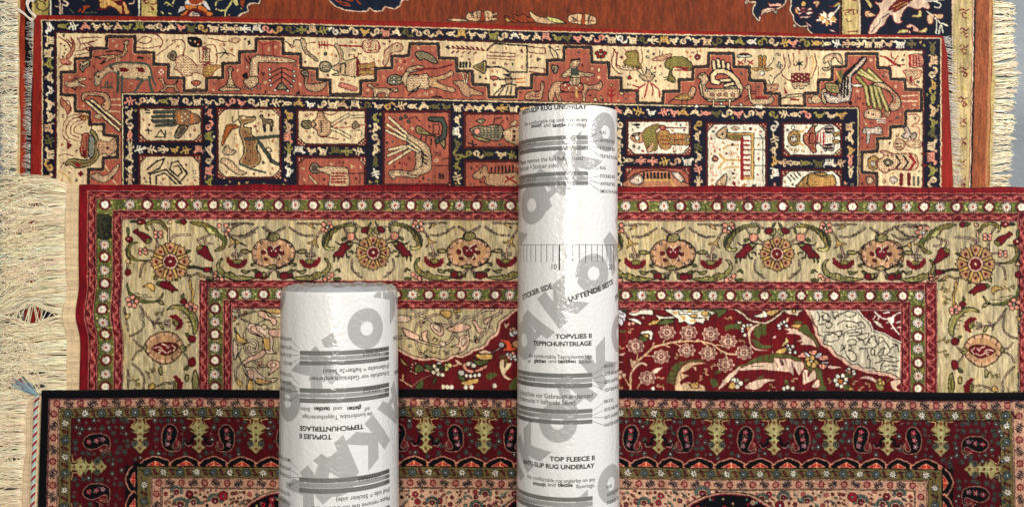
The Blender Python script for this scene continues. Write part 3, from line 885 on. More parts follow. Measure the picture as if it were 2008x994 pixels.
for rad, n, sd in ((10, 2500, 1), (7.5, 3500, 2), (5.5, 4500, 3), (4, 4500, 4)):
    B.scatter('c', rad, n, filler_figure([(96, 26, 26), (20, 12, 16), (150, 84, 50), (96, 26, 26), (190, 120, 70)]), (112, 66, 1808, 372), sd)
    B.scatter('w', rad, n, filler_figure([(120, 30, 30), (20, 12, 16), (180, 120, 60), (150, 110, 60)]), (1200, 200, 1700, 372), sd+5)
    B.scatter('t', rad, n, filler_figure([(216, 180, 136), (28, 18, 20), (216, 180, 136), (100, 26, 24), (66, 72, 62)]), (112, 66, 1808, 372), sd+9)
for rad, n, sd in ((5, 1600, 31), (3.6, 2600, 32)):
    B.scatter('n', rad, n, filler_figure([(233, 208, 165), (202, 160, 88), (216, 148, 122), (150, 142, 72)]), (84, 40, 1846, 372), sd)
imgB = B.done(); B = None

# ---------------------------------------------------------------- cartoon of the red silk rug
def wC(x, y):
    x = np.asarray(x, float); y = np.asarray(y, float)
    g = np.clip((330-x)/120, 0, 1)
    return x+(-5*np.exp(-((y-604)/30)**2)+1.5*np.exp(-((y-680)/40)**2))*g, y+4.0*(x-300)/1400
Cc = Cartoon(140, 355, 2090, 800, 'M')
Cc.warp = wC
RED = (118, 15, 24); PINK = (192, 104, 94)
Cc.rect(150, 350, 2100, 900, RED)
def guard_h(y0, y1, x0, x1, ph=0.0):
    Cc.rect(x0, y0-1.6, x1, y0, 'k'); Cc.rect(x0, y0-3.2, x1, y0-1.6, PINK)
    Cc.rect(x0, y0, x1, y1, 'd'); Cc.rect(x0, y1, x1, y1+1.4, 'k'); Cc.rect(x0, y1+1.4, x1, y1+3, PINK); Cc.rect(x0, y1+3, x1, y1+4, 'k')
    barber(x0, x1, (y0+y1)/2, (y1-y0)/2-1.2, False, ph)
def barber(a, b, c, h, vert, ph=0.):
    per = 29.5 if not vert else 23.5
    def put(pts, fn):
        P = [(c-v, u) for u, v in pts] if vert else [(u, c+v) for u, v in pts]
        fn(P)
    n = int((b-a)/per)
    for i in range(n+1):
        u = a+i*per+ph
        if u+per > b+8: break
        put([(u+2, h), (u+per*.55, h*.9), (u+per*.42, -h*.1), (u+per*.32, h*.3)], lambda P: Cc.fill(P, PINK))
        put([(u+per*.55, -h*.95), (u+per*.98, -h*.9), (u+per*.72, h*.1), (u+per*.66, -h*.3)], lambda P: Cc.fill(P, (128, 36, 40)))
        t = np.linspace(0, 1, 9)
        put(list(zip(u+per*t, -h*np.cos(t*2*math.pi)*.95)), lambda P: Cc.line(P, PINK, 1.5))
        put(list(zip(u+per*t, h*np.cos(t*math.pi)*(1 if i % 2 else -1)*.9)), lambda P: Cc.line(P, PINK, 1.35))
def guard_v(x0, x1, y0, y1):
    Cc.rect(x0-3.2, y0-3.2, x0-1.6, y1, PINK); Cc.rect(x0-1.6, y0-1.6, x0, y1, 'k'); Cc.rect(x0, y0, x1, y1, 'd')
    Cc.rect(x1, y1 if y1 < y0 else y0+(y1-y0)*0, x1+1.4, y1, 'k'); Cc.rect(x1+1.4, y0, x1+3, y1, PINK); Cc.rect(x1+3, y0, x1+4, y1, 'k')
    barber(y0, y1, (x0+x1)/2, (x1-x0)/2-1.2, True)
def daisy(x, y):
    Cc.disc(x, y, 11, 'j'); Cc.disc(x, y, 9.6, (70, 26, 30))
    for i in range(12):
        a = i*math.pi/6+.1
        Cc.line([(x+4*math.cos(a), y+4*math.sin(a)), (x+8.6*math.cos(a), y+8.4*math.sin(a))], 'w', 2.3)
    Cc.disc(x, y, 3.2, PINK); Cc.disc(x, y, 1.2, 'd')
def ringf(x, y):
    Cc.disc(x, y, 12.2, 'j'); Cc.disc(x, y, 11, 'd')
    for i in range(8):
        a = i*math.pi/4
        Cc.disc(x+10.5*math.cos(a), y+9*math.sin(a), 2.6, 'd'); Cc.disc(x+5*math.cos(a), y+5*math.sin(a), 2.7, 'w')
    Cc.disc(x, y, 4.6, 'w'); Cc.disc(x, y, 1.5, 'h')
def dots(pts, first):
    k = first
    for x, y in pts:
        (daisy if k else ringf)(x, y); k = not k
def speck(x0, y0, x1, y1, sd):
    r = random.Random(sd)
    n = int((x1-x0)*(y1-y0)/30)
    for _ in range(n):
        x = r.uniform(x0, x1); y = r.uniform(y0, y1)
        Cc.disc(x, y, r.uniform(1.2, 2.6), r.choice(['h', 'v', 'G', 'G', (124, 128, 62)]), n=7)
YB = 830
# outer band (vertical sides drawn first, then the top over them)
guard_h(377.5, 388, 171, 2040)
Cc.rect(187, 391.5, 2020, YB, (92, 94, 46)); speck(188, 392, 2008, 412, 1); speck(191, 400, 220, 770, 2)
guard_h(415.5, 426.5, 222, 2012, 7)
Cc.rect(237, 430.5, 1995, YB, 's')
guard_v(174.5, 186.5, 381, YB); guard_v(224, 236.5, 420, YB); guard_v(1999.5, 2011, 420, YB); guard_v(2046, 2057, 381, YB)
speck(2020, 400, 2040, 770, 3)
guard_h(551.5, 562, 391, 1838)
Cc.rect(406, 565.5, 1818, YB, (92, 94, 46)); speck(408, 566, 1815, 587, 4); speck(410, 575, 437, 770, 5); speck(1784, 575, 1814, 770, 6)
guard_h(590, 601, 438, 1786, 5)
Cc.rect(455, 605, 1766, YB, (98, 12, 18))
guard_v(393, 405.5, 555, YB); guard_v(440.5, 452, 593, YB); guard_v(1769, 1782, 593, YB); guard_v(1816, 1834, 555, YB)
Cc.rect(171, 374.3, 174, 378, PINK)
Cc.warp = lambda x, y: (wC(x, y)[0], y)
top = [206, 255, 289, 325, 356, 387, 418, 446, 477, 508, 546, 579, 614, 646, 679, 710, 742, 775, 806, 839, 870, 901, 934, 966, 1001, 1035, 1068, 1100, 1132, 1165, 1196, 1227, 1261, 1302, 1334, 1365, 1406, 1434, 1467, 1501, 1535, 1569, 1602, 1636, 1671, 1710, 1744, 1778, 1812, 1844, 1876, 1908, 1940, 1974, 2004]
top = top[:31]+[1227, 1261, 1302, 1334, 1365, 1406, 1434, 1467, 1501, 1535, 1569, 1602, 1636, 1671, 1710, 1744, 1778, 1812, 1844, 1876, 1908, 1940, 1974, 2004]
k = False
for x in top:
    (daisy if k else ringf)(x, 401.5+4*(x-300)/1400); k = not k
inn = [423, 456, 483, 517, 549, 582, 615, 647, 680, 712, 745, 777, 809, 841, 871, 904, 935, 971, 1000, 1033, 1066, 1098, 1130, 1163, 1195, 1227, 1259, 1297, 1331, 1366, 1398, 1432, 1465, 1499, 1535, 1571, 1604, 1636, 1671, 1706, 1738, 1770, 1803]
k = True
for x in inn:
    (daisy if k else ringf)(x, 576.5+3.5*(x-300)/1400); k = not k
dots([(206, y) for y in (480, 504, 530, 556, 581, 606, 632, 655, 681, 706, 733, 758, 784)], True)
dots([(422, y) for y in (605, 631, 655, 681, 706, 733, 758, 784)], False)
dots([(1800, y) for y in (610, 633, 660, 684, 711, 737, 761, 786)], False)
# inscription cartouche
draw(Cc, """
w: 150 360 9.94
o j k 1.6: 440,610 640,605 690,650 690,1050 640,1085 470,1085 430,1050 430,650
c k 2.6: 520,720 560,680 600,730 560,750; 620,660 660,700 640,760
c k 2.6: 515,800 520,880 570,900 620,900; 600,800 640,830 600,860 580,830; 660,800 680,850 650,880
c k 2.6: 530,960 600,940 650,960 650,1020 600,1040; 540,1000 560,1050 600,1060
d k - 14: 640,930 560,970
""")

HALF1 = """
w: 480 420 7.1
s T k 1.6: 95,530 130,440 220,362 340,338 470,345 600,392 690,480 700,560 650,650 560,710 460,745 340,740 220,722 130,660
s - P 1.5: 140,530 170,460 240,395 345,370 465,375 575,415 650,490 660,550 620,630 545,680 455,708 345,705 240,690 165,635
l k 1.6: 130,470 160,490; 210,390 240,420; 300,345 320,375; 590,395 570,425; 660,450 630,470; 690,540 655,540; 650,630 620,610; 570,700 550,670; 240,720 255,690; 150,650 175,630; 115,570 150,570
d P k 18: 150,465 235,400 630,430 620,630 150,650 540,690
s G k 1.6: 330,355 345,285 400,260 455,265 490,315 470,345 400,378
s M k 1.4: 315,470 360,450 400,475 470,450 485,530 460,580 405,605 350,585 320,540
s M k 1.2: 225,520 270,500 290,545 245,560
s M k 1.2: 270,600 320,620 310,650 270,635
s M k 1.2: 500,520 540,515 545,560 505,565
s M k 1.2: 440,430 490,430 500,460 460,470
s M k 1.2: 440,610 490,600 490,635 445,640
l q 1.5: 330,410 380,445 400,470 430,445 480,415; 270,490 305,520 300,560 280,590; 485,490 520,512; 470,560 500,580 495,620; 340,590 370,640 395,690 440,640 465,590
d w - 10: 400,490 370,510 430,510
D k P 1: 430,258 490,225 550,180; 385,260 330,225 260,195
s G k 1.4: 710,520 800,490 862,505 830,545 770,545
s G k 1.4: 280,740 390,702 455,735 395,768
D k P 1: 390,765 330,815 290,850; 410,765 455,820 470,880
s M k 1.4: 135,850 180,805 235,805 255,850 225,890 170,890
s G k 1.3: 240,810 295,815 275,885 245,865
s G k 1.3: 95,780 130,772 170,812 145,818
s M k 1.4: 485,850 535,815 600,850 595,892 540,908 495,890
s G k 1.3: 590,805 650,762 662,795 625,828
s G k 1.3: 460,830 488,815 485,885 462,880
s G k 1.3: 605,690 670,672 715,690 712,715 660,728 690,700
f M: 765,655 768,612 790,628 812,618 835,655 870,680 900,692 935,685 960,670 985,625 1005,632 1020,590 1045,600 1062,590 1055,640 1060,660 1035,690 1020,710 980,735 960,745 930,748 905,765 880,750 850,752 830,738 805,728 790,705 770,690
s h k 1.4: 840,645 900,622 960,640 945,685 900,692 860,682
D k P 1.4: 915,625 912,560 925,500 945,440
D k P .8: 885,590 855,575 860,550 890,552; 945,590 975,580 970,552 950,550
s y k 1.3: 872,395 950,378 1000,322 1022,312 995,390 1030,462 1000,450 962,405 905,415
D k P 1: 1000,312 1040,260 1070,225
D k P .8: 620,185 700,240 780,285 860,305 950,298
l k 1.3: 700,240 720,225; 780,290 775,265; 860,308 870,285; 740,262 735,290
D k P .8: 735,130 820,128 880,132 1060,140
s y k 1.2: 880,148 935,148 985,205 955,190 905,168
s G k 1.4: 640,885 760,872 850,852 885,850 905,868 940,835 1010,800 1050,815 1085,795 1140,740 1150,685 1105,620 1150,625 1195,700 1190,770 1150,835 1060,880 960,918 860,930 740,918
l h 1.6: 700,890 800,890 900,880 1000,850 1080,830 1150,770
l k 1.2: 850,855 880,890; 940,840 950,880; 1010,805 1020,850; 1090,800 1090,830
s G k 1.3: 715,778 775,790 850,772 835,815 775,828
d p k 34: 1118,905 1215,845
d p k 26: 1172,885
s G k 1.3: 1240,892 1330,885 1335,915 1250,922
s G k 1.3: 1245,795 1310,752 1338,800 1310,808 1300,780
"""
HALF2 = """
w: 480 420 7.1
d p k 34: 1100,140 1185,132 1090,215
d p k 28: 1205,175 1140,235
d w k 22: 1150,185
s h k 1.5: 1480,130 1350,142 1230,192 1122,270 1080,350 1085,440 1130,492 1235,500 1255,455 1190,465 1155,420 1200,335 1260,250 1380,180 1540,160
s j - 0: 1400,145 1220,205 1115,300 1085,400 1105,455 1125,400 1150,320 1235,225 1380,165
l k 1.3: 1190,260 1170,330; 1240,215 1225,270; 1290,190 1285,240; 1200,300 1210,360; 1330,170 1330,215
c v 3: 1130,470 1180,485 1230,480
D k P 1: 1550,155 1600,180 1645,190
d w k 15: 1460,118 1500,122 1540,132
s M k 1.4: 1625,220 1680,178 1740,190 1748,240 1690,268 1640,255
s G k 1.2: 1720,160 1770,98 1752,165
s G k 1.2: 1740,195 1775,195 1775,270 1705,285
s p k 1.5: 1418,292 1450,265 1480,255 1535,275 1535,340 1500,365 1440,368
d y - 12: 1478,312
s G k 1.2: 1345,345 1400,318 1412,350 1360,375
D k P .8: 1380,190 1425,265; 1535,325 1595,375
s G k 1.2: 1532,245 1540,182 1568,192 1552,250
s M k 1.5: 1500,425 1470,385 1385,398 1340,440 1300,505 1268,525 1225,592 1290,590 1305,625 1330,590 1365,605 1400,530 1460,480
s G k 1.3: 1425,395 1500,398 1500,430 1450,445
c k 2.4: 1268,385 1320,420 1385,402; 1500,392 1580,408
s G k 1.2: 1240,600 1262,600 1255,660 1235,650
s G k 1.2: 1290,600 1310,610 1300,660
D k P .8: 1500,630 1490,740 1535,810 1625,880
l k 1.3: 1540,815 1600,820
c j 3: 1412,540 1425,595 1460,600; 1455,525 1490,515 1510,545
"""
def star(cv, cx, cy, r=31):
    for i in range(8):
        a = i*math.pi/4+math.pi/8
        P = [(cx+r*.35*math.cos(a-.2), cy+r*.35*math.sin(a-.2)), (cx+r*1.0*math.cos(a-.08), cy+r*1.0*math.sin(a-.08)), (cx+r*1.02*math.cos(a+.1), cy+r*1.02*math.sin(a+.1)), (cx+r*.35*math.cos(a+.25), cy+r*.35*math.sin(a+.25))]
        cv.fill(P, 'y'); cv.line(P, 'k', 1.2, True)
    for i in range(8):
        a = i*math.pi/4; rr = r*1.08
        P = [(cx+r*.38*math.cos(a), cy+r*.38*math.sin(a))]+[(cx+rr*q*math.cos(a+d), cy+rr*q*math.sin(a+d)) for d, q in ((-.3, .82), (-.24, 1.02), (-.1, .95), (0, 1.08), (.1, .95), (.24, 1.02), (.3, .82))]
        cv.fill(P, 'T'); cv.line(P, 'k', 1.3, True)
        cv.disc(cx+r*.78*math.cos(a), cy+r*.78*math.sin(a), r*.1, 'd')
    cv.disc(cx, cy, r*.44, 'P', 'k', 1.2)
    for i in range(8):
        a = i*math.pi/4
        cv.disc(cx+r*.22*math.cos(a), cy+r*.22*math.sin(a), r*.13, 'd')
    cv.disc(cx, cy, r*.22, 'd'); cv.disc(cx, cy, r*.08, 'q')
Cc.warp = None
Cc.rich = 'hG'; Cc.lw = 1.25
rnds = [(536, 0), (920, -1), (1320, 2), (1729, 2)]; stars = [(732, 0), (1118, 0), (1523, 2.5)]
def half(cr, cs, dy, parts):
    s = (cs-cr)/196.0
    Cc.flip = (cr, 536.3, s, dy)
    for p in parts: draw(Cc, p)
    Cc.flip = None; Cc.win = (0, 0, 1)
half(536, 340, 0, [HALF1])
for cr, cs, dy in ((536, 732, 0), (920, 732, -1), (920, 1118, -1), (1320, 1118, 2), (1320, 1523, 2), (1729, 1523, 2)): half(cr, cs, dy, [HALF1, HALF2])
half(1729, 1914, 2.5, [HALF1])
for cx, dy in stars: star(Cc, cx, 495.5+dy)
CORNER = """
w: 240 420 7.1
s M k 1.4: 195,100 245,75 310,88 318,120 270,148 210,130
d P - 14: 248,105
s j k 1.2: 112,100 180,85 190,115 130,120
s h k 1.4: 318,140 380,92 470,80 560,100 615,170 650,210 640,262 600,215 540,145 450,112 400,142 345,165 372,228 330,200
D k P 1.4: 650,200 640,300 645,460
s M k 1.5: 148,245 205,205 230,240 300,260 380,310 408,345 390,390 340,408 290,380 240,320 180,268
s h k 1.3: 340,348 402,342 390,392 335,402
s M k 1.4: 50,340 90,308 140,330 148,370 100,395 60,370
d P - 12: 88,345
s G k 1.2: 60,190 100,200 92,292 72,285
d p k 30: 465,262 535,262 470,310 535,312
d w - 10: 508,285
d p k 28: 252,495 320,492 250,542 325,540
d w - 10: 290,518
D k P 1: 480,340 485,430 482,520; 360,510 420,512 480,520; 400,150 440,220
s h k 1.4: 80,600 55,530 70,450 130,395 220,398 160,412 122,445 112,520 150,590 250,638 390,635 250,655 140,635
c j 4: 62,480 60,540 85,600
D k P .9: 390,640 310,685 265,750 250,870
s M k 1.5: 1035,510 1050,452 1110,432 1180,455 1212,540 1262,650 1175,632 1120,590 1050,550
s h k 1.3: 1028,500 1045,450 1112,435 1100,482 1050,505
D k P 1.2: 1090,430 1055,355 1130,322 1200,292; 1140,330 1162,400 1245,410
s M k 1.4: 800,95 850,75 892,98 880,140 830,142
s G k 1.2: 735,100 790,85 822,130 770,125
s e k 1.3: 625,130 650,90 690,95 680,140
s h k 1.5: 940,110 1080,105 1200,142 1300,200 1350,270 1440,330 1452,400 1410,482 1340,515 1278,500 1375,445 1390,375 1330,315 1240,282 1170,245 1130,185 1030,160
s G - 0: 1160,150 1260,180 1330,250 1430,320 1440,410 1400,450 1405,380 1350,320 1290,250 1220,200
s v - 0: 1180,190 1230,210 1280,270 1240,278 1190,245
l k 1.2: 1290,290 1300,330; 1330,320 1335,370; 1350,420 1340,480
d p k 32: 1345,160 1440,155 1480,220
d p k 26: 1440,280
d w k 24: 1402,222
d k - 8: 1405,225
D k P .9: 1490,145 1580,148 1640,130 1820,140; 1490,292 1620,312 1730,308 1840,250
s y k 1.3: 1495,320 1570,372 1560,470 1610,410 1725,440 1645,400 1585,362
D k P 1.2: 670,360 700,310 800,290 940,290
s G k 1.2: 870,515 920,498 955,510 900,545
s G k 1.2: 440,870 470,835 515,825 500,880 455,915
s G k 1.2: 735,920 760,860 775,925
D k j 2: 900,740 1000,735 1130,765
s M k 1.3: 1130,745 1240,742 1222,800 1140,802
s G k 1.2: 1230,760 1260,790 1225,830
D k e 1: 880,835 950,860 1040,830 1140,870 1250,885
s y k 1.2: 1040,830 1060,815 1140,870 1120,882
d p k 26: 1300,820 1285,865
d p k 20: 1330,895
D k P 1: 915,860 930,930 960,990
s e k 1.3: 48,655 90,630 122,660 100,685 65,680
D k P .8: 75,690 70,760
s M k 1.4: 40,800 60,762 110,772 122,820 80,858 45,842
"""
COLM = """
w: 240 550 4.519
s M k 1.5: 308,22 340,5 410,12 450,50 492,88 455,92 445,108 418,85 370,70 325,50
s G k 1.2: 300,30 325,5 345,8 325,40
s h k 1.5: 48,20 55,90 110,130 200,172 300,178 362,110 352,145 310,188 200,198 120,178 60,125 38,60
c G 4: 50,60 80,130 150,178 260,188
l k 1.2: 100,110 160,120 220,130; 150,140 220,150 280,150
s y k 1.3: 180,55 245,22 290,55 272,98 240,68 215,58
s G k 1.3: 305,182 350,180 372,215 345,212
d p k 22: 50,170 90,150 125,185 62,215 108,222
d w k 10: 85,185
D k P 1: 160,230 215,310 275,375; 275,375 320,340; 275,375 285,415; 280,380 380,378
D k P .8: 170,245 188,340 180,420 120,470 65,490
D k P .8: 20,240 38,330 52,440
s y k 1.2: 15,258 35,300 72,295 42,342
s M k 1.4: 512,180 545,155 572,185 550,212 520,202
s G k 1.2: 515,152 540,112 545,158
s G k 1.4: 395,262 430,225 500,215 580,238 642,290 672,360 665,445 630,475 620,400 590,330 530,270 470,245
l h 2: 440,240 540,250 610,310 640,390 640,450
l k 1.2: 520,290 560,290; 550,330 590,330; 570,370 610,365; 590,410 625,400
d p k 24: 575,225 610,205 645,235
d p k 18: 600,255 640,265
d w k 9: 600,238
D k y 2: 600,0 605,60 625,110 618,190
f M: 412,322 430,302 450,308 470,298 500,315 515,332 535,345 530,365 545,380 532,400 525,420 505,425 490,440 460,442 478,405 482,360 462,345 440,335
s h k 1.3: 445,340 490,360 492,398 460,398
D k P 1: 380,378 455,375; 385,360 420,350; 385,398 420,405
s T k 1.5: 190,585 222,520 290,470 370,450 450,465 512,515 542,585 520,650 460,710 380,740 290,715 220,650
s - P 1.4: 218,585 245,530 300,492 370,475 440,487 490,530 515,585 495,640 445,690 380,715 300,695 245,645
l k 1.5: 230,520 255,545; 290,470 300,500; 450,465 440,495; 510,520 485,540; 520,640 490,630; 450,710 435,685; 290,715 305,685; 225,650 250,635; 370,450 370,480; 380,740 380,712
s M k 1.3: 258,600 310,562 400,545 480,562 492,600 440,642 390,662 320,642
l q 1.5: 270,600 330,585 350,600 320,615; 350,560 390,575 400,600 420,575; 440,570 470,595 450,625; 320,640 350,615 390,640; 400,640 430,620
s G k 1.3: 178,590 200,562 218,590 202,622
s G k 1.3: 505,592 540,568 568,600 540,635
D k P .9: 180,585 140,570 105,530; 180,610 120,640 90,700
s M k 1.4: 582,500 620,482 652,510 632,548 590,538
s M k 1.4: 588,700 630,680 652,720 632,762 590,752
s G k 1.2: 550,770 585,748 582,785 545,788
s G k 1.2: 560,830 592,842 580,890 555,882
s G k 1.2: 555,470 585,470 590,510
s G k 1.3: 640,790 672,850 672,950 635,975 618,900
D k P .9: 560,600 600,565; 550,650 590,700
f M: 435,845 452,850 470,832 490,850 512,865 520,890 542,905 535,940 532,960 510,975 462,975 478,940 475,900 460,870
s h k 1.3: 455,890 485,900 480,960 455,950
D k P .9: 345,740 345,830; 90,740 155,800 190,870 182,990; 280,945 380,905 455,915; 45,795 48,950
s G k 1.2: 318,790 350,760 352,828 332,832
s G k 1.2: 320,378 345,378 368,430 345,430
s y k 1.3: 230,945 265,905 290,940 250,965
"""
for fl in (None, (1914, 334, -1.0, 5.0)):
    Cc.flip = fl; draw(Cc, CORNER); Cc.win = (0, 0, 1); star(Cc, 334, 513, 35)
    draw(Cc, COLM)
    Cc.flip = None
Cc.win = (0, 0, 1)
Cc.rich = False
Cc.lw = 1.0
for rad, n, sd in ((11, 900, 1),):
    Cc.scatter('s', rad, n, tendril('k', (206, 176, 118), 'G'), (240, 434, 1996, 548), sd); Cc.scatter('s', rad, n, tendril('k', (206, 176, 118), 'h'), (240, 545, 392, 775), sd+4); Cc.scatter('s', rad, n, tendril('k', (206, 176, 118), 'h'), (1838, 545, 1996, 775), sd+8)
Cc.lw = 1.25
# field of the red rug: left spandrel, lobed corner, red ground
Cc.fill([(456, 606), (1012, 606), (780+1330/5.846, 600+50/5.846), (980, 625), (974, 645), (955, 666), (930, 682), (905, 691), (880, 697), (858, 700), (840, 703), (820, 700), (800, 690), (786, 684), (770, 700), (740, 790), (720, 830), (456, 830)], 's')
draw(Cc, """
w: 780 600 5.846
f s: -100,36 1380,36 1330,52 1262,112 1170,172 1150,232 1130,312 1042,372 1010,432 960,470 850,502 820,532 740,570 640,560 560,612 500,622 400,592 300,607 180,582 80,532 0,482 -100,480
l P 4: 1380,30 1330,56 1266,118 1178,178 1158,236 1138,318 1050,378 1018,438 964,478 856,508 826,540 742,578 642,568 562,618 500,630 400,600 300,615 178,590 76,540 -10,490
l k 1.4: 1330,44 1258,104 1164,166 1144,230 1124,306 1036,366 1004,426 955,463 846,495 816,525 738,562 638,552 558,604 500,613 402,583 302,598 184,573 84,524 0,474
D k q 2: 160,50 260,110 330,130 400,190 480,212 620,222 720,180 780,130 890,118 980,52 1100,42
D k q 1.4: 0,115 130,130 200,120 330,52
D k q 1.4: 205,280 230,200 330,150
D k q 1.6: 200,390 230,480 280,550 345,580
D k q 2: 0,370 80,350 180,380 280,412 380,440 470,460 560,430 622,360 642,310
D k q 1.4: 622,220 580,150 555,120 460,95 330,130
D k q 1.4: 700,370 655,310 680,250; 780,250 800,300 810,340
D k q 1.6: 1190,75 1110,112 1050,180 1020,290 960,340 900,395 825,400
d q k 14: 1180,62 490,205 890,360 895,405 915,400 1065,240 140,460 255,540
d p k 16: 910,405 255,540
c k 1.6: 400,390 415,360 450,385 430,410; 340,580 300,540 350,500; 480,490 470,540 490,555; 370,520 420,540 440,520
s P k 1.4: 370,222 430,200 510,240 525,312 480,345 400,282
s q k 1.2: 405,240 440,215 490,250 480,300
s P k 1.4: 60,250 150,292 240,340 245,382 140,370 60,292
s P k 1.4: 275,310 345,280 330,350 355,412 288,390
s P k 1.4: 720,350 812,340 822,412 770,505 680,545 722,482 600,468 690,440
s q k 1.2: 735,380 790,365 790,410 740,460
s P k 1.4: 620,242 720,195 835,242 690,305 560,262
s P k 1.4: 850,172 900,170 940,252 1005,252 940,312 900,262
s P k 1.2: 1000,205 990,160 1082,122 1040,182
s q k 1.2: 250,230 290,190 310,180 270,240
s q k 1.2: 470,430 500,400 550,430 520,470
s y k 1.4: 490,55 610,58 602,130 550,132 500,92
s y k 1.2: 645,42 712,42 712,72 650,72
s q k 1.2: 0,110 130,120 130,175 0,180
# flowers on the red below it
D d e .6: 160,925 250,850 380,790
l e 2: 300,735 390,740; 610,690 740,665; 30,840 120,900 160,925; 60,790 60,840
d p k 16: 165,670 155,705 150,745 185,765 205,655 205,775
s G k 1.2: 200,690 250,665 302,718 270,752 205,755
s G k 1.2: 310,665 390,690 392,742 322,712
s G k 1.2: 435,808 398,870 412,892 445,845
s G k 1.2: 200,940 240,870 290,850 280,945
s y k 1.2: 20,590 60,620 110,690 50,660
d w k 28: 420,690 470,670 410,760 470,780 510,790 450,730
d v k 30: 560,680 590,680 560,720
s j k 1.2: 450,680 490,670 540,720 500,740
s q d 1: 655,612 742,660 690,672
s y k 1.4: 720,880 800,850 925,828 905,880 780,912
d w k 24: 785,795 835,800 885,795 930,790
d w k 30: 830,660 870,680 810,660
s p k 1.3: 738,690 775,645 800,720 870,738 862,770 790,755
s p k 1.3: 885,740 1020,672 1015,710 920,755
s G k 1.3: 690,785 770,822 765,862 702,835
s W k 1.2: 700,740 760,745 752,790 702,790
s y k 1.4: 895,555 1082,550 1075,600 990,622 920,602
s G k 1.4: 860,575 900,622 1052,622 960,685 882,662
s P k 1.3: 920,535 1000,500 1080,525 1165,478 1165,500 1050,545
s O k 1.4: 1158,388 1212,378 1290,402 1320,470 1380,490 1310,512 1195,512 1240,452
d W k 34: 1188,445 1310,320 1345,300
d p k 24: 1300,268 1240,228 1330,260
d W k 24: 1260,555 1300,560 1340,580 1290,600 1350,610
d p k 20: 1320,540 1270,590
s c d 1: 1215,185 1245,210 1280,180 1250,250 1225,240
s T k 1.3: 1310,420 1380,390 1400,470 1340,480
s c d 1.3: 1165,642 1210,608 1255,650 1302,642 1290,700 1232,780 1312,842 1240,842 1180,762
s G d 1: 1228,602 1262,620 1222,702
s G d 1: 1330,830 1385,800 1385,942 1270,942
s G d 1: 1140,590 1200,560 1240,570 1200,598
s G d 1: 1010,800 1060,760 1150,780 1060,850
d w - 26: 570,928 525,925 618,930 1110,915 780,930 845,930
w: 440 600 5.85
s P k 1.5: 392,58 470,70 510,112 592,150 602,192 560,222 530,172 480,150 400,112
f y: 470,45 690,45 690,85 560,80
s q k 1.4: 420,45 480,60 560,110 680,130 690,90 560,85
s q k 1.6: 258,252 300,195 390,218 470,240 540,290 562,400 555,500 602,540 500,540 440,490 442,385 420,350 320,312 268,272
s P k 1.2: 300,255 360,225 380,280 470,340 420,340 320,290
f y: 445,368 522,360 532,512 462,490
l k 1.3: 445,368 522,360 532,512 462,490 445,368
s P k 1.4: 520,272 690,270 690,345 540,342
c k 1.6: 360,218 420,180 480,155; 150,540 200,640 250,800; 120,620 160,560 200,480
d q k 30: 460,240
D k q 1.6: 230,450 250,520 325,572
D k q 2: 170,440 240,415 330,390 382,430 370,500 312,515 285,480 310,440 345,472
D k q 1.6: 240,370 235,310 270,270
s y k 1.4: 138,298 190,350 262,400 200,425 150,392
s q k 1.4: 110,380 140,420 160,520 120,610 108,560
s P k 1.5: 450,500 480,540 400,602 300,632 232,672 200,652 270,590 350,560
D k q 1.4: 330,625 400,665 440,690 510,690
d p k 18: 415,650 400,700
s P k 1.5: 490,660 540,622 622,630 645,690 590,732 508,792 540,722 502,692
s q k 1.2: 530,665 570,645 600,670 560,705
D k q 1.2: 200,650 140,720 130,800 140,850
D k q 1.2: 210,660 240,740 270,800 260,950
s q k 1.5: 230,682 270,700 352,710 402,770 500,832 612,820 560,872 450,902 372,890 340,850 280,820 268,762
s y k 1.2: 370,822 480,850 545,862 430,888 372,880
s P k 1.2: 270,735 330,735 335,830 290,820
s y k 1.3: 280,855 325,862 325,990 268,990
s y k 1.3: 140,820 170,850 220,880 180,920 150,890
D k q .8: 100,60 140,50 180,70 160,110 110,120; 110,170 140,140 200,110 240,90 360,60; 120,250 130,290; 200,150 290,190
d o k 14: 245,75 210,105 155,205 120,150
d q k 14: 130,70 165,60 110,120
""")
ROS = """570,300 820,303 1075,318 1275,405 210,455 795,505 1045,540 505,578 345,820 1245,672 1461,530 1060,1180"""
def ros(x, y, r):
    Cc.fill([(x+r*.95*math.cos(i*math.pi/4+d)*f, y+r*.95*math.sin(i*math.pi/4+d)*f*.82) for i in range(8) for d, f in ((-.3, .9), (0, 1.08), (.3, .9), (.39, .72))], 'q')
    for i in range(8):
        a = i*math.pi/4
        cx, cy = x+r*.68*math.cos(a), y+r*.56*math.sin(a)
        Cc.disc(cx, cy, r*.17, 'd'); Cc.disc(cx, cy, r*.07, 'q')
        b = a+math.pi/8
        Cc.line([(x+r*.35*math.cos(b), y+r*.3*math.sin(b)), (x+r*.85*math.cos(b), y+r*.7*math.sin(b))], 'd', 1.0)
    Cc.disc(x, y, r*.24, 'd'); Cc.disc(x, y, r*.1, 'q')
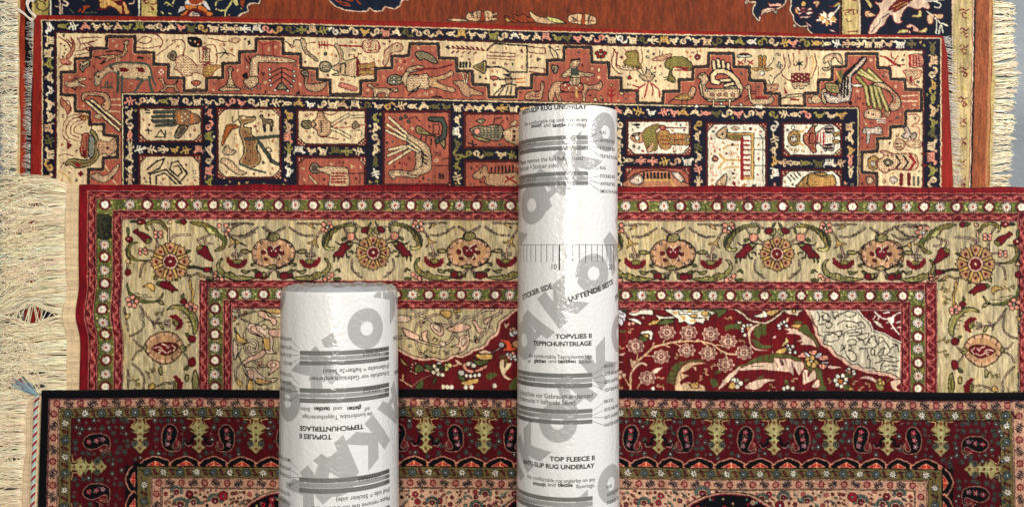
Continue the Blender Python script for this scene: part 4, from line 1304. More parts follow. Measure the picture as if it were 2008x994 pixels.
draw(Cc, """
w: 1210 600 5.846
l e 3.4: 150,990 155,780 200,660 240,620
l e 2.6: 240,620 310,570 410,470 520,440 650,410 780,400 960,400 1100,440 1190,510 1260,545 1370,555
l e 1.6: 520,440 545,382; 410,470 420,420; 520,442 605,466; 640,415 720,450; 960,400 1040,460; 1090,440 1205,450; 1245,545 1262,605; 310,568 400,570; 225,640 237,545; 150,930 85,815; 230,940 268,878; 700,400 745,380; 890,400 940,380; 1180,505 1195,545
s q d 1: 160,750 195,680 260,640 328,650 342,692 285,665 225,702 180,752
s e d 1: 148,595 180,622 232,622 168,712
s q d 1: 95,398 70,385 115,430
s q d 1: 395,745 440,712 522,695 470,755 430,770
s W k 1.3: -60,60 60,42 105,110 60,215 15,200 -60,120
s w k 1.4: 130,80 250,50 400,45 405,105 290,92 200,115
s p k 1.2: 150,60 240,42 250,60 170,80
s w k 1.4: 110,150 195,138 275,180 272,212 180,172
d p k 24: 140,205 180,200 298,130
s j k 1.2: 45,42 120,42 92,82
l k 1.6: 20,130 60,140 70,190; 30,80 70,100
s w k 1.3: 445,98 515,120 640,115 685,125 650,142 560,142 485,152
s y k 1.3: 352,218 400,172 505,155 500,192
s G k 1.3: 455,212 540,150 650,160 640,190 545,212
s w k 1.6: 540,40 700,38 1160,50 1110,92 1060,125 1050,165 1000,165 990,200 930,190 905,178 885,205 840,212 800,200 770,178 715,192 690,150 640,110 600,80
s y - 0: 630,62 690,68 665,102; 730,118 785,118 765,165; 800,45 860,45 830,70
s y k 1: 825,108 900,88 915,118 862,130
s y k 1: 960,68 1030,58 1065,98 985,112
s y - 0: 820,160 900,150 880,180; 990,130 1040,120 1020,160
l k 1.2: 700,60 720,100 800,90 870,140 960,130; 720,40 760,70 900,70 960,50; 940,140 1010,130 1030,160
d h k 18: 1055,92
s G k 1.2: 1060,48 1250,40 1222,92 1160,135 1140,80
s G d 1: 15,290 60,270 112,285 60,312
s q d 1: -20,545 50,540 98,525 60,565; -20,620 50,632 100,640 20,645
d q d 30: 40,760 75,790 30,810
s w k 1.4: 265,320 290,288 400,285 402,378 368,380 372,330 300,320
s y k 1.2: 285,335 350,318 365,355 300,372
s G k 1.3: 240,362 272,335 352,370 302,412
s G d 1: 1228,292 1270,240 1400,202 1450,240 1403,265 1330,268
s G d 1.2: 555,860 610,730 660,660 740,625 760,632 900,608 1010,630 860,650 760,700 700,780 680,900 600,880
l d 1.4: 610,735 690,760; 560,850 660,850; 700,650 740,690; 760,630 780,690; 590,800 670,800
s e d 1.3: 690,990 668,860 690,780 740,702 820,642 930,640 1052,655 940,668 860,690 905,692 905,748 860,702 800,742 740,765 825,790 750,842 722,865 740,900 790,862 985,905 990,990
s y k 1.2: 835,890 920,868 935,930 860,935
l m 1.2: 720,770 740,860; 770,870 840,890 860,940; 900,880 960,940
s G d 1: 1068,830 1140,840 1165,910 1110,935 1080,900
s q d 1.2: 1160,940 1250,820 1400,700 1420,712 1300,850 1190,945
s y k 1.3: 1265,935 1310,870 1370,850 1380,910 1340,945
d w d 26: 1350,850 1400,860 410,940
s G d 1: 1115,775 1150,730 1200,740 1160,775
""")
Cc.win = (1210, 600, 5.846)
for t in ROS.split()[:-1]:
    x, y = map(float, t.split(',')); ros(x, y, 104)
draw(Cc, """
w: 1420 600 5.846
f d: 150,40 660,40 640,90 560,150 480,185 380,182 280,145 220,90
D k q 2.6: 135,45 215,90 280,150 380,186 480,192 560,152 640,92 690,45
s w k 1.2: 335,112 430,85 455,45 505,112 430,132
s y k 1.2: 490,62 630,40 560,112 510,102
s q k 1.2: 690,45 900,45 860,80 850,115 790,100 740,95
d y k 22: 800,60
d w k 24: 228,228 212,285 240,335 272,225 310,225 205,255
d y k 30: 290,265
s G d 1: 0,240 60,205 160,205 200,260 100,265 30,265
s w k 1.2: 125,175 150,185 160,160 175,180 205,170 190,205 150,200
s q d 1.2: 282,385 270,300 318,232 420,198 365,250 312,310 312,430 372,482 480,502 565,490 480,515 370,508 300,452
s G d 1: 365,240 480,205 480,340 430,330 400,385 330,330 345,295
s G d 1: 325,375 400,400 440,440 570,455 480,492 380,475 335,430
s q d 1.2: 688,262 780,250 870,280 955,335 1055,402 1095,472 1095,515 1040,462 880,442 905,410 818,412 882,380 850,332 695,315 755,292
s y d 1: 765,232 850,205 935,230 905,262
s G d 1.2: 850,262 940,205 1005,300 1085,430 1095,520 1022,392 930,325 875,290
s G d 1: 780,180 860,170 910,190 850,212
d w k 22: 640,250 655,200 700,205 720,225 690,185 630,225
s e d 1: 705,185 718,140 745,130 735,175
s v d 1.2: 655,468 700,400 712,352 745,400 705,442
d w k 22: 735,460 790,465 755,500 815,530 760,530 720,480
s y k 1.2: 588,545 640,490 725,478 705,530 640,552
s w d 1: 545,500 575,545 560,550; 560,370 600,330 590,370
s G d 1.4: 145,712 260,650 340,598 460,558 640,542 800,568 940,640 1062,700 1125,742 1145,860 1190,990 1090,990 1060,820 1000,772 922,772 902,702
s q d 1.4: 185,712 320,660 460,640 562,650 580,590 680,600 760,600 822,630 902,640 925,700 862,792 842,770 805,702 800,795 762,770 700,752 560,742 400,730 190,742
s b d 1: 640,600 680,640 680,680 650,660
s q d 1.4: 902,892 908,742 972,740 962,812 1040,720 1055,832 982,872 922,902
s q d 1.4: 1008,935 1050,852 1092,840 1095,925
l d 1.4: 600,650 620,700; 700,610 720,660; 930,760 940,860; 320,690 460,690; 780,640 790,700; 450,560 460,640; 520,550 520,600
l q 3: -10,860 80,780 180,706
s p k 1.3: 840,582 930,515 945,560 930,590
s p k 1.3: 975,520 1065,508 1045,562 1000,560
s p k 1.3: 1080,585 1180,558 1195,612 1100,622
s p k 1.3: 1085,668 1190,680 1130,732
d y k 34: 965,610 1010,590 1055,655 1030,678 975,655
d w k 18: 1005,635
s W k 1.3: 920,540 950,528 992,570 962,585
s W k 1.3: 1045,572 1110,528 1122,562 1070,602
s W k 1.3: 1088,640 1200,640 1182,662
d d - 9: 1010,532 1130,590 1125,690
s w k 1.3: 1190,690 1232,668 1262,690 1365,700 1300,722 1210,715
d w k 32: 145,855 190,885 150,920 110,850
s y k 1.2: 48,925 100,860 132,912 95,950
s G d 1: 215,850 300,825 262,862
s q d 1.3: 235,940 280,880 330,862 370,842 480,832 610,850 480,882 425,935 345,960
s G d 1: 360,840 450,785 445,830
s G d 1: 690,855 730,840 742,905 702,895
d w k 26: 690,945 730,930 790,945
w: 1580 600 5.848
f w: 20,50 90,150 122,240 132,320 202,432 282,472 332,542 422,592 472,642 562,692 642,712 702,742 802,752 882,772 952,772 1080,842 1085,842 1085,50
f x: 30,55 95,150 128,240 138,320 208,430 288,470 338,540 426,588 476,638 564,688 644,708 704,736 802,747 882,767 952,767 1078,830 1078,55
l P 5: 18,55 85,150 116,242 126,322 196,436 276,478 326,548 416,600 466,650 558,700 640,720 700,750 802,760 880,780 950,780 1080,850
l k 1.4: 60,100 80,150 90,200 130,240 150,330 210,350 205,430 300,460 320,500 360,560 440,585 480,630 540,670 600,660 640,705 780,710 800,745 930,760 980,770 1080,828
""")
SQ = """130,60 160,110 155,160 140,180;190,70 250,90 282,150 250,172 200,150 190,120 215,100;150,212 210,205 250,180 300,200 282,242 240,252 225,220;310,60 320,110 335,150 350,110 380,120 365,70 330,65;390,90 440,80 480,60 570,70 565,110 500,120 450,100;360,212 400,178 470,170 560,182 622,222 540,240 470,232 480,210;200,300 280,302 370,290 412,280 420,330 382,352;220,332 270,320 350,322 382,372 330,402 250,412 212,382 230,350;430,352 470,290 540,270 640,252 682,230 640,182 580,200;480,320 540,300 600,302 642,322 560,342 500,342;650,270 652,322 722,310 700,362 650,382 602,362;580,350 622,392 662,402 690,452 722,372;470,412 540,380 582,402 570,442 500,442 530,482 490,512 540,522 590,592 540,632 480,582 450,502 462,442;620,500 640,482 760,480 832,442 802,402 790,342 750,342;700,490 722,562 700,592 742,622 732,695;750,500 792,502 780,562 750,542 750,500;810,572 860,502 902,482 880,562 832,572;840,372 872,350 892,392 850,422 832,392;900,402 962,512 900,572;970,492 1040,452 1070,522;990,422 1060,442;800,652 850,632 902,622 862,692 850,732;920,622 980,642 1070,622;900,692 980,682 1060,692;920,742 990,732 1060,742;950,572 1040,592;420,450 440,480 400,520;760,350 720,390 740,430;860,600 960,600"""
for q in SQ.split(';'):
    P = [tuple(map(float, t.split(','))) for t in q.split()]
    S2 = spline(P, False, 4)
    S2 = S2+np.random.default_rng(len(q)).normal(0, 3.5, S2.shape)
    Cc.line(S2, 'k', 1.5)
draw(Cc, """
w: 1580 600 5.848
f M: 605,52 1088,52 1088,412 1000,372 902,312 772,272 742,192 662,122
l w 2.4: 600,50 660,125 740,195 772,278 902,318 1000,378 1090,420
l k 1.2: 590,55 650,130 730,200 762,285 900,326 1000,388 1090,430
D d w 2: 790,60 860,130 960,150 1020,105 1085,70; 960,150 1000,240 1072,320
s w - 0: 930,140 1010,130 990,200; 780,172 830,180 890,245 840,230
l w 2: 780,150 800,110; 1040,190 1080,180; 980,260 1010,250; 930,190 960,180; 900,80 960,70; 1050,250 1080,240; 850,110 830,150
d d k 20: 730,110
# flowers below
d w k 28: 345,850 370,805 430,800 465,840 455,890 410,915 365,900
d o k 30: 402,862
d w k 22: 480,740 500,720 550,750 560,775
d p k 24: 498,762
s G d 1: 440,770 480,770 560,800 500,830
s G d 1: 440,900 500,900 560,950 440,960
s q d 1.2: 610,832 690,800 780,820 860,900 880,960 820,930 780,870 700,835
s h d 1: 800,880 850,860 900,950 830,960
d y k 26: 850,850 885,880 850,885
s y d 1: 490,960 520,930 560,960
s G d 1: 920,850 980,830 940,870
s q d 1.3: 968,882 1000,850 1085,840 1085,890 1040,925 1088,970 1010,960
s q d 1: 255,690 300,685 425,700 330,722 270,715
""")
Cc.lw = 1.0
for rad, n, sd in ((9, 1800, 11), (6.5, 2200, 12)):
    Cc.scatter((98, 12, 18), rad, n, tendril(None, (204, 150, 116), (92, 96, 44)), (1212, 612, 1764, 775), sd); Cc.scatter('M', rad, n, tendril(None, (204, 150, 116), (92, 96, 44)), (780, 612, 1212, 775), sd)
    Cc.scatter('s', rad, n//3, tendril('k', (214, 170, 132), (222, 190, 160)), (456, 606, 1100, 775), sd)
imgC = Cc.done(); Cc = None

# ---------------------------------------------------------------- cartoon of the black-edged rug
def wD(x, y):
    x = np.asarray(x, float); y = np.asarray(y, float)
    return x+np.clip((y-780)/230, 0, 1)*np.interp(x, [80, 120, 300, 1800, 2010], [-7, -4, 0, 0, 4]), y+np.interp(x, [80, 900, 1600, 2010], [0, -.5, 3, 5.5])+1.0*np.sin(x/70.0)
D = Cartoon(60, 755, 2200, 1040, 'K'); D.warp = wD
PBG = (186, 140, 114); DR = (74, 11, 19); OL = (106, 90, 54); BG = (74, 82, 74)
def boxes(x0, y0, x1, col, yb=1050): D.rect(x0, y0, x1, yb, col)
boxes(96, 780.5, 2012, (150, 90, 90)); boxes(97.3, 781.8, 2010.7, 'K'); boxes(98.8, 783, 2009.3, PBG)
boxes(114.5, 796.5, 1988, 'K'); boxes(116, 797.8, 1986.5, PBG); boxes(117.5, 799, 1985, 'K'); boxes(118.7, 800.3, 1984, OL)
boxes(140.5, 817.5, 1961.5, 'K'); boxes(142, 819, 1960, DR)
r = random.Random(4)
def fl6(x, y, s, petal, core, ink='K', n=8):
    D.disc(x, y, s*1.05, ink, n=10)
    for i in range(n):
        a = i*2*math.pi/n+.2
        D.line([(x+s*.35*math.cos(a), y+s*.35*math.sin(a)), (x+s*.85*math.cos(a), y+s*.85*math.sin(a))], petal, s*.27)
    D.disc(x, y, s*.26, core, n=8)
def sprig(x, y, s, col, vert=False, fl=1):
    def q(u, v): return (x-v*s*fl, y+u*s) if vert else (x+u*s, y+v*s*fl)
    D.line([q(-1, -.5), q(.9, .5)], col, 2.4)
    for t in (-.7, -.25, .2, .6):
        D.line([q(t, t*.5), q(t+.42, t*.5-.55)], col, 2.5); D.line([q(t, t*.5), q(t-.3, t*.5+.55)], col, 2.5)
def redfl(x, y, s):
    for i in range(8):
        a = i*math.pi/4
        D.disc(x+s*.68*math.cos(a), y+s*.68*math.sin(a), s*.27, (100, 16, 30), n=7)
    D.disc(x, y, s*.3, (180, 90, 84), n=8); D.disc(x, y, s*.15, 'd', n=6)
def pink_row(a, b, c, vert, s=8.2, step=23.3):
    k = 0; t = a+step*.6
    while t < b-4:
        x, y = (c, t) if vert else (t, c)
        if k % 2 == 0: redfl(x, y, s)
        else: sprig(x, y, s*1.05, (20, 24, 34), vert, 1 if k % 4 == 1 else -1)
        t += step; k += 1
def olive_row(a, b, c, vert, h=8.6, step=32.8, first=0):
    def put(u, v): return (c+v, u) if vert else (u, c+v)
    P = [put(u, -h*.62*math.cos((u-a)/step*math.pi)) for u in np.arange(a, b, 3)]
    D.line(P, 'K', 1.6)
    k = first; t = a+step*.5
    n = 0
    while t < b:
        x, y = put(t, 0)
        if k % 2 == 0:
            D.disc(x, y, h*.98, BG, 'K', 1.2, n=12); fl6(x, y, h*.62, (26, 30, 44), 'W', BG, 6)
        else:
            D.disc(x, y, h*.92, 'K', n=12); fl6(x, y, h*.86, 'w', 'd', 'K', 8)
        x, y = put(t+step*.5, h*.2*(1 if k % 2 else -1))
        D.line([put(t+step*.42, -h*.6), put(t+step*.58, h*.5)], 'K', 5); D.line([put(t+step*.44, -h*.45), put(t+step*.56, h*.35)], (100, 36, 40), 3.2)
        t += step; k += 1
pink_row(98, 2008, 790, False); pink_row(796, 1045, 106.5, True); pink_row(796, 1045, 1998, True)
olive_row(118, 1984, 809.3, False); olive_row(812, 1045, 129.5, True, first=1); olive_row(812, 1045, 1973, True, first=1)
# trees, botehs and little flowers of the main border
TREES = [(275, 0), (390, 1), (501.5, 0), (613, 1), (722, 0), (835, 1), (949, 0), (1063, 1), (1178, 0), (1292, 1), (1406, 0), (1518, 1), (1628.5, 0), (1740, 1), (1844.5, 0)]
BOT = [(334, 1), (443, -1), (559, 1), (668, -1), (781, 1), (892, -1), (1005, 1), (1120, -1), (1238.5, 1), (1343, -1), (1463, 1), (1571, -1), (1689, 1), (1790, -1)]
def place(P, x, y, rot, fx=1):
    P = np.array(P, float); P[:, 0] *= fx
    if rot: P = np.stack([P[:, 1]*rot, P[:, 0]], 1)
    return P+[x, y]
YG = (152, 138, 90)
def tree(x, y, kind, rot=0):
    T = [(-28, -1), (-8, 1), (-9, 9), (-21, 19), (-10, 26), (-24, 25), (-9, 32), (-8, 38), (-19, 39), (-7, 45), (-7, 53), (-17, 57), (-9, 62), (0, 70), (9, 62), (17, 57), (7, 53), (7, 45), (19, 39), (8, 38), (9, 32), (24, 25), (10, 26), (21, 19), (9, 9), (8, 1), (28, -1)]
    T = [(a*.84, b) for a, b in T]; Q = place(spline(T, False, 3), x, y, rot); D.fill(Q, YG); D.line(Q, 'K', .9)
    D.line(place([(-24, 1), (-10, 3), (-11, 10), (-19, 19)], x, y, rot), (178, 150, 94), 1.6)
    D.line(place([(24, 1), (10, 3), (11, 10), (19, 19)], x, y, rot), (178, 150, 94), 1.6)
    D.fill(place([(-5, 12), (5, 12), (5, 46), (-5, 46)], x, y, rot), (160, 158, 104))
    for t in (6, 18, 32, 44, 60):
        c = place([(0, t)], x, y, rot)[0]; D.disc(c[0], c[1], 3, 'd', n=8); D.disc(c[0], c[1], 1.1, YG, n=6)
    if kind:
        for s in (1, -1):
            D.line(place(spline([(s*7, 36), (s*13, 40), (s*14, 48), (s*22, 52), (s*27, 46)], False), x, y, rot), 'K', 6)
            D.line(place(spline([(s*15, 54), (s*24, 55), (s*28, 48)], False), x, y, rot), (180, 120, 110), 1.3)
    else:
        for s in (1, -1):
            c = place([(s*11, 50)], x, y, rot)[0]; D.disc(c[0], c[1], 6, BG, n=10); D.disc(c[0], c[1], 3.2, 'K', n=8); D.disc(c[0], c[1], 1.2, YG, n=8)
def boteh(x, y, fx, rot=0, s=.93):
    P = [(-4, -27), (8, -25), (15, -14), (14, -2), (10, 8), (6, 16), (6, 22), (12, 24), (17, 19), (17, 8), (21, 18), (18, 27), (6, 29), (-8, 27), (-16, 16), (-18, 0), (-15, -16)]
    Q = place(spline(np.array(P)*s, True), x, y, rot, fx); D.fill(Q, 'K'); D.line(Q, (150, 106, 88), 1.6, True)
    D.line(place(spline(np.array([(10, 20), (14, 12), (13, 2)])*s, False), x, y, rot, fx), (150, 60, 60), 1.4)
    for px, py, c in ((-1, -15, (196, 60, 70)), (-3, 0, (204, 90, 90)), (-6, 14, (170, 110, 120))):
        c0 = place([(px*s, py*s)], x, y, rot, fx)[0]
        for i in range(5): D.disc(c0[0]+3.4*math.cos(i*1.257), c0[1]+3.4*math.sin(i*1.257), 1.7, c, n=6)
        D.disc(c0[0], c0[1], 1.3, 'W', n=6)
    c0 = place([(-2*s, -7.5*s)], x, y, rot, fx)[0]; D.disc(c0[0]-3, c0[1], 2, BG, n=6); D.disc(c0[0]+3, c0[1]+1, 2, BG, n=6)
    c0 = place([(-9*s, 6*s)], x, y, rot, fx)[0]; D.disc(*c0, 2, BG, n=6)
occ = []
for x, k in TREES: occ.append((x, 855, 22, 37)); 
for x, k in BOT: occ.append((x, 858, 21, 31))
for yy in (866, 963): occ += [(192, yy, 42, 16), (1912, yy, 42, 16)]
for yy in (914, 1010): occ += [(190, yy, 46, 14), (1915, yy, 46, 14)]
def free(x, y): return all(abs(x-a) > w or abs(y-b) > h for a, b, w, h in occ)
def bud(x, y, s):
    for i in range(5): D.disc(x+s*.7*math.cos(i*1.257+.4), y+s*.7*math.sin(i*1.257+.4), s*.5, BG, n=7)
    for i in range(5): D.disc(x+s*.7*math.cos(i*1.257+.4), y+s*.7*math.sin(i*1.257+.4), s*.32, 'K', n=6)
    D.disc(x, y, s*.3, 'W' if r.random() < .3 else BG, n=6)
pts = []
for ty in np.arange(825, 1045, 12.6):
    for tx in np.arange(149, 1960, 13.4):
        x = tx+r.uniform(-3, 3)+(8 if int(ty/12.6) % 2 else 0); y = ty+r.uniform(-2.5, 2.5)
        if (y > 893 and 238 < x < 1860) or not free(x, y): continue
        if r.random() < .78: bud(x, y, r.uniform(4.2, 5.2))
        else: D.disc(x, y, 2.8, BG, n=8); D.disc(x, y, 1.5, 'd', n=6)
for x, k in TREES: tree(x, 819.5, k)
for x, fx in BOT: boteh(x, 858, fx)
boteh(190, 866, 1, 1); boteh(190, 964, 1, 1); boteh(1912, 866, 1, -1); boteh(1912, 964, 1, -1)
tree(142, 914, 0, 1); tree(1960, 914, 0, -1); tree(142, 1010, 1, 1); tree(1960, 1010, 1, -1)
# scalloped inner edge
SCP = [270+0.0]+[305, 365, 419, 474, 531, 587, 644, 700, 757, 812, 868, 924, 981, 1038, 1094, 1151, 1208, 1267, 1315, 1371, 1434, 1491, 1544, 1601, 1659, 1718, 1761, 1816]
D.warp = wD
boxes(262, 906, 1853, 'K')
def scal(c0, c1, c2, y0, yp, vert=False, sx=1):
    def q(u, v): return (v, u) if vert else (u, v)
    dv = (yp-y0)
    P = [(c0, y0+dv*.1), (c0*.75+c1*.25, y0+dv*.55), (c1-4, yp-dv*.02), (c1, yp), (c1+4, yp-dv*.02), (c1*.25+c2*.75, y0+dv*.55), (c2, y0+dv*.1), (c2, y0-dv*.25), (c0, y0-dv*.25)]
    D.fill([q(*p) for p in P], 'K'); D.line([q(*p) for p in P[:7]], (190, 128, 104), 2)
    T = [(c0+(c1-c0)*.42, y0-dv*.2), (c1, y0+dv*.42), (c2-(c2-c1)*.42, y0-dv*.2)]
    D.fill([q(*p) for p in T], (186, 48, 40)); D.line([q(*p) for p in T], (214, 130, 104), 1.3, True)
    D.line([q(c1, y0+dv*.42), q(c1, y0-dv*.2)], (232, 160, 110), 1.5)
    D.line([q(c1-6, y0), q(c1-10, y0-dv*.15)], 'K', 1.2); D.line([q(c1+6, y0), q(c1+10, y0-dv*.15)], 'K', 1.2)
    cx, cy = q(c2, y0-dv*.02)
    for i in range(5): D.disc(cx+3.2*math.cos(i*1.257), cy+3.2*math.sin(i*1.257), 2.1, (204, 130, 96), n=6)
    D.disc(cx, cy, 1.5, 'd', n=6)
for i, x in enumerate(SCP[1:]):
    a = (x+SCP[i])/2 if i else x-29
    b = (x+SCP[i+2])/2 if i+2 < len(SCP) else x+27
    scal(a, x, b, 910, 895)
D.rect(246, 912, 268, 1050, 'K'); D.rect(1848, 912, 1868, 1050, 'K')
for yc in (940, 992, 1044): scal(yc-26, yc, yc+26, 262, 247, True); scal(yc-26, yc, yc+26, 1852, 1868, True)
boxes(268.5, 914.5, 1848, 'K'); boxes(270, 916, 1846, OL)
boxes(295, 935.5, 1820, 'K'); boxes(296.3, 936.7, 1818.7, PBG); boxes(297.6, 937.8, 1817.4, 'K'); boxes(298.8, 938.8, 1816.2, PBG)
boxes(314.5, 955.3, 1796, 'K'); boxes(316, 956.5, 1794.5, PBG); boxes(317.2, 957.5, 1793.3, 'K'); boxes(318.4, 958.6, 1792.1, (204, 160, 130))
olive_row(272, 1842, 926, False, 8.2, 32.5); olive_row(935, 1045, 283, True, 8.2, 32.5, 1); olive_row(935, 1045, 1833, True, 8.2, 32.5, 1)
pink_row(298, 1815, 947, False, 7.8, 22.4); pink_row(955, 1045, 306.5, True, 7.8, 22.4); pink_row(955, 1045, 1806, True, 7.8, 22.4)
# all-over field: mirrored about the rug's middle
FR = random.Random(12); XM = 1055
def both(fn, x, y, *a):
    for s in (1, -1): fn(XM+s*(x-XM), y, *a, s)
def blossom(x, y, s, c1, c2, fl):
    D.disc(x, y, s*1.12, 'K', n=12)
    for i in range(6): D.disc(x+fl*s*.6*math.cos(i*1.047), y+s*.6*math.sin(i*1.047), s*.4, c1, n=8)
    D.disc(x, y, s*.42, 'K', n=8); D.disc(x, y, s*.26, c2, n=8)
def leafy(x, y, s, c, fl):
    D.line([(x-fl*s, y+s*.6), (x, y), (x+fl*s*.9, y-s*.7)], 'K', 2); D.line([(x-fl*s, y+s*.6), (x, y)], c, 1.2)
    for t in (-.6, 0, .5):
        D.fill(spline([(x+fl*s*t, y-t*s*.6), (x+fl*s*(t+.2), y-s*(.8+t*.4)), (x+fl*s*(t+.55), y-s*(.7+t*.3))], True, 3), c)
        D.fill(spline([(x+fl*s*t, y-t*s*.6), (x+fl*s*(t-.15), y+s*(.5-t*.4)), (x+fl*s*(t+.3), y+s*(.6-t*.4))], True, 3), 'K')
def arch(x, y, s, c, fl):
    a = np.linspace(math.pi*1.0, math.pi*2.1, 12)
    for rr, cc, w in ((1, 'K', 6.5), (1, c, 4.2), (1, 'K', 1.2), (.62, 'K', 4.4), (.62, PBG, 2)):
        D.line([(x+fl*s*rr*math.cos(t), y+s*rr*math.sin(t)*.8) for t in a], cc, w)
def curlv(x, y, s, c, fl):
    a = np.linspace(0, 4.6, 14)
    P = [(x+fl*s*(1-.16*t)*math.cos(t), y-s*(1-.16*t)*math.sin(t)*.8) for t in a]
    D.line(P, 'K', 3.2); D.line(P, c, 1.5)
used = []
RD = (116, 22, 36); TL = (104, 128, 116); RO = (196, 92, 84)
for _ in range(900):
    x = FR.uniform(322, XM); y = FR.uniform(962, 1042); s = FR.choice([4, 5, 6.5, 8, 10])
    if any((x-a)**2+(y-b)**2 < ((s+c)*.86)**2 for a, b, c in used): continue
    used.append((x, y, s)); k = FR.random()
    if s >= 8 and k < .3: both(arch, x, y, s*1.3, TL); both(blossom, x, y+2, s*.55, RD, 'W')
    elif k < .5: both(blossom, x, y, s*.9, FR.choice([RD, RD, RO, (150, 28, 40)]), FR.choice(['W', TL, PBG]))
    elif k < .72: both(leafy, x, y, s*.9, FR.choice([TL, TL, RD, (60, 80, 80)]))
    elif k < .88: both(curlv, x, y, s*.9, FR.choice([TL, RD, RO]))
    else: both(lambda a, b, c, d, f: (D.disc(a, b, c*.85, 'K', n=9), D.disc(a, b, c*.5, d, n=8)), x, y, s*.8, FR.choice([RD, TL, (60, 18, 28)]))
# two dark leaf-shaped medallions
for cx, w in ((553, 78), (1427, 92), (XM, 70)):
    E = [(cx-w, 1000), (cx-w*.8, 982), (cx-w*.4, 966), (cx, 961), (cx+w*.5, 966), (cx+w*.85, 984), (cx+w*1.05, 1000), (cx+w*.9, 1030), (cx, 1050), (cx-w*.9, 1030)]
    D.fill(spline(E, True), PBG); D.line(spline(E, True), 'K', 2); Q = spline((np.array(E)-[cx, 1005])*.9+[cx, 1005], True); D.fill(Q, 'K'); D.line(Q, RD, 2, True)
    for _ in range(60):
        a = FR.uniform(-.75, .75)*w; b = FR.uniform(972, 1035)
        if (a/w)**2+((b-1003)/42)**2 < .7: 
            if FR.random() < .55: blossom(cx+a, b, FR.uniform(4, 7), FR.choice([(176, 34, 48), (176, 34, 48), PBG]), FR.choice(['K', 'v', 'W']), 1)
            else: D.disc(cx+a, b, FR.uniform(1.5, 3), FR.choice([PBG, TL, RD, 'v']), n=7)
for rad, n, sd in ((6, 2500, 1), (4.6, 4000, 2)):
    D.scatter(DR, rad, n, lambda cv, x, y, q, r_: bud(x, y, q*.8), (142, 819, 1960, 1036), sd)
for rad, n, sd in ((4.5, 3000, 3), (3.2, 4000, 4)):
    D.scatter((204, 160, 130), rad, n, lambda cv, x, y, q, r_: (cv.disc(x, y, q*.8, 'K', n=8), cv.disc(x, y, q*.45, r_.choice([RD, TL, RO, 'K']), n=7)), (318, 958, 1792, 1036), sd)
    D.scatter(OL, rad, 2500, lambda cv, x, y, q, r_: cv.disc(x, y, q*.6, r_.choice(['K', (100, 36, 40), (150, 130, 84)]), n=6), (118, 800, 1984, 1036), sd)
    D.scatter(PBG, rad, 2500, lambda cv, x, y, q, r_: cv.disc(x, y, q*.6, r_.choice(['K', (110, 24, 36)]), n=6), (98, 783, 2009, 1036), sd)
imgD = D.done(); D = None

# ---------------------------------------------------------------- cartoon of the rust silk rug underneath
A = Cartoon(30, -120, 1960, 460, (122, 54, 29))
NV = (15, 20, 36); GB = (196, 172, 112)
A.rect(30, -130, 50, 470, (150, 52, 30)); A.rect(50, -130, 66, 470, 'k'); A.rect(64, -130, 67, 470, GB)
A.rect(67, -130, 96, 470, (170, 150, 84)); A.rect(96, -130, 98.5, 470, 'k'); A.rect(98.5, -130, 101.5, 470, 'w')
A.rect(101.5, -130, 272, 470, NV); A.rect(272, -130, 274.5, 470, 'w'); A.rect(274.5, -130, 278, 470, 'k'); A.rect(278, -130, 308, 470, (186, 162, 100)); A.rect(308, -130, 311, 470, 'k')
draw(A, """
w: 0 0 7.171
# left guard scrolls, lion, plants
c j 2.2: 490,30 540,60 520,110 570,150 640,160 680,120; 560,20 620,40 640,80; 600,-40 560,0 520,20
f m: 610,0 680,0 640,35
s y m 2: 1350,-60 1400,30 1400,110 1480,130 1530,90 1630,130 1690,200 1720,200 1720,100 1650,60 1600,20 1680,20 1760,40 1800,130 1830,200 1760,200 1740,110 1700,0 1600,-60
c m 2: 1560,0 1680,50 1740,110 1735,190
c m 1.8: 1370,130 1450,140 1520,120
d f - 12: 1430,40 1500,60
c q 2.4: 1820,60 1880,50 1890,10
l q 3: 830,-20 850,60 850,200
l q 2: 880,60 880,200; 780,95 850,100
c q 3: 900,20 950,40 940,90 890,70
c f 4: 1160,180 1200,120 1240,100; 1110,170 1130,140; 1180,100 1250,95
c b 3: 990,140 1040,190; 1200,185 1350,180; 1150,0 1190,20
""")
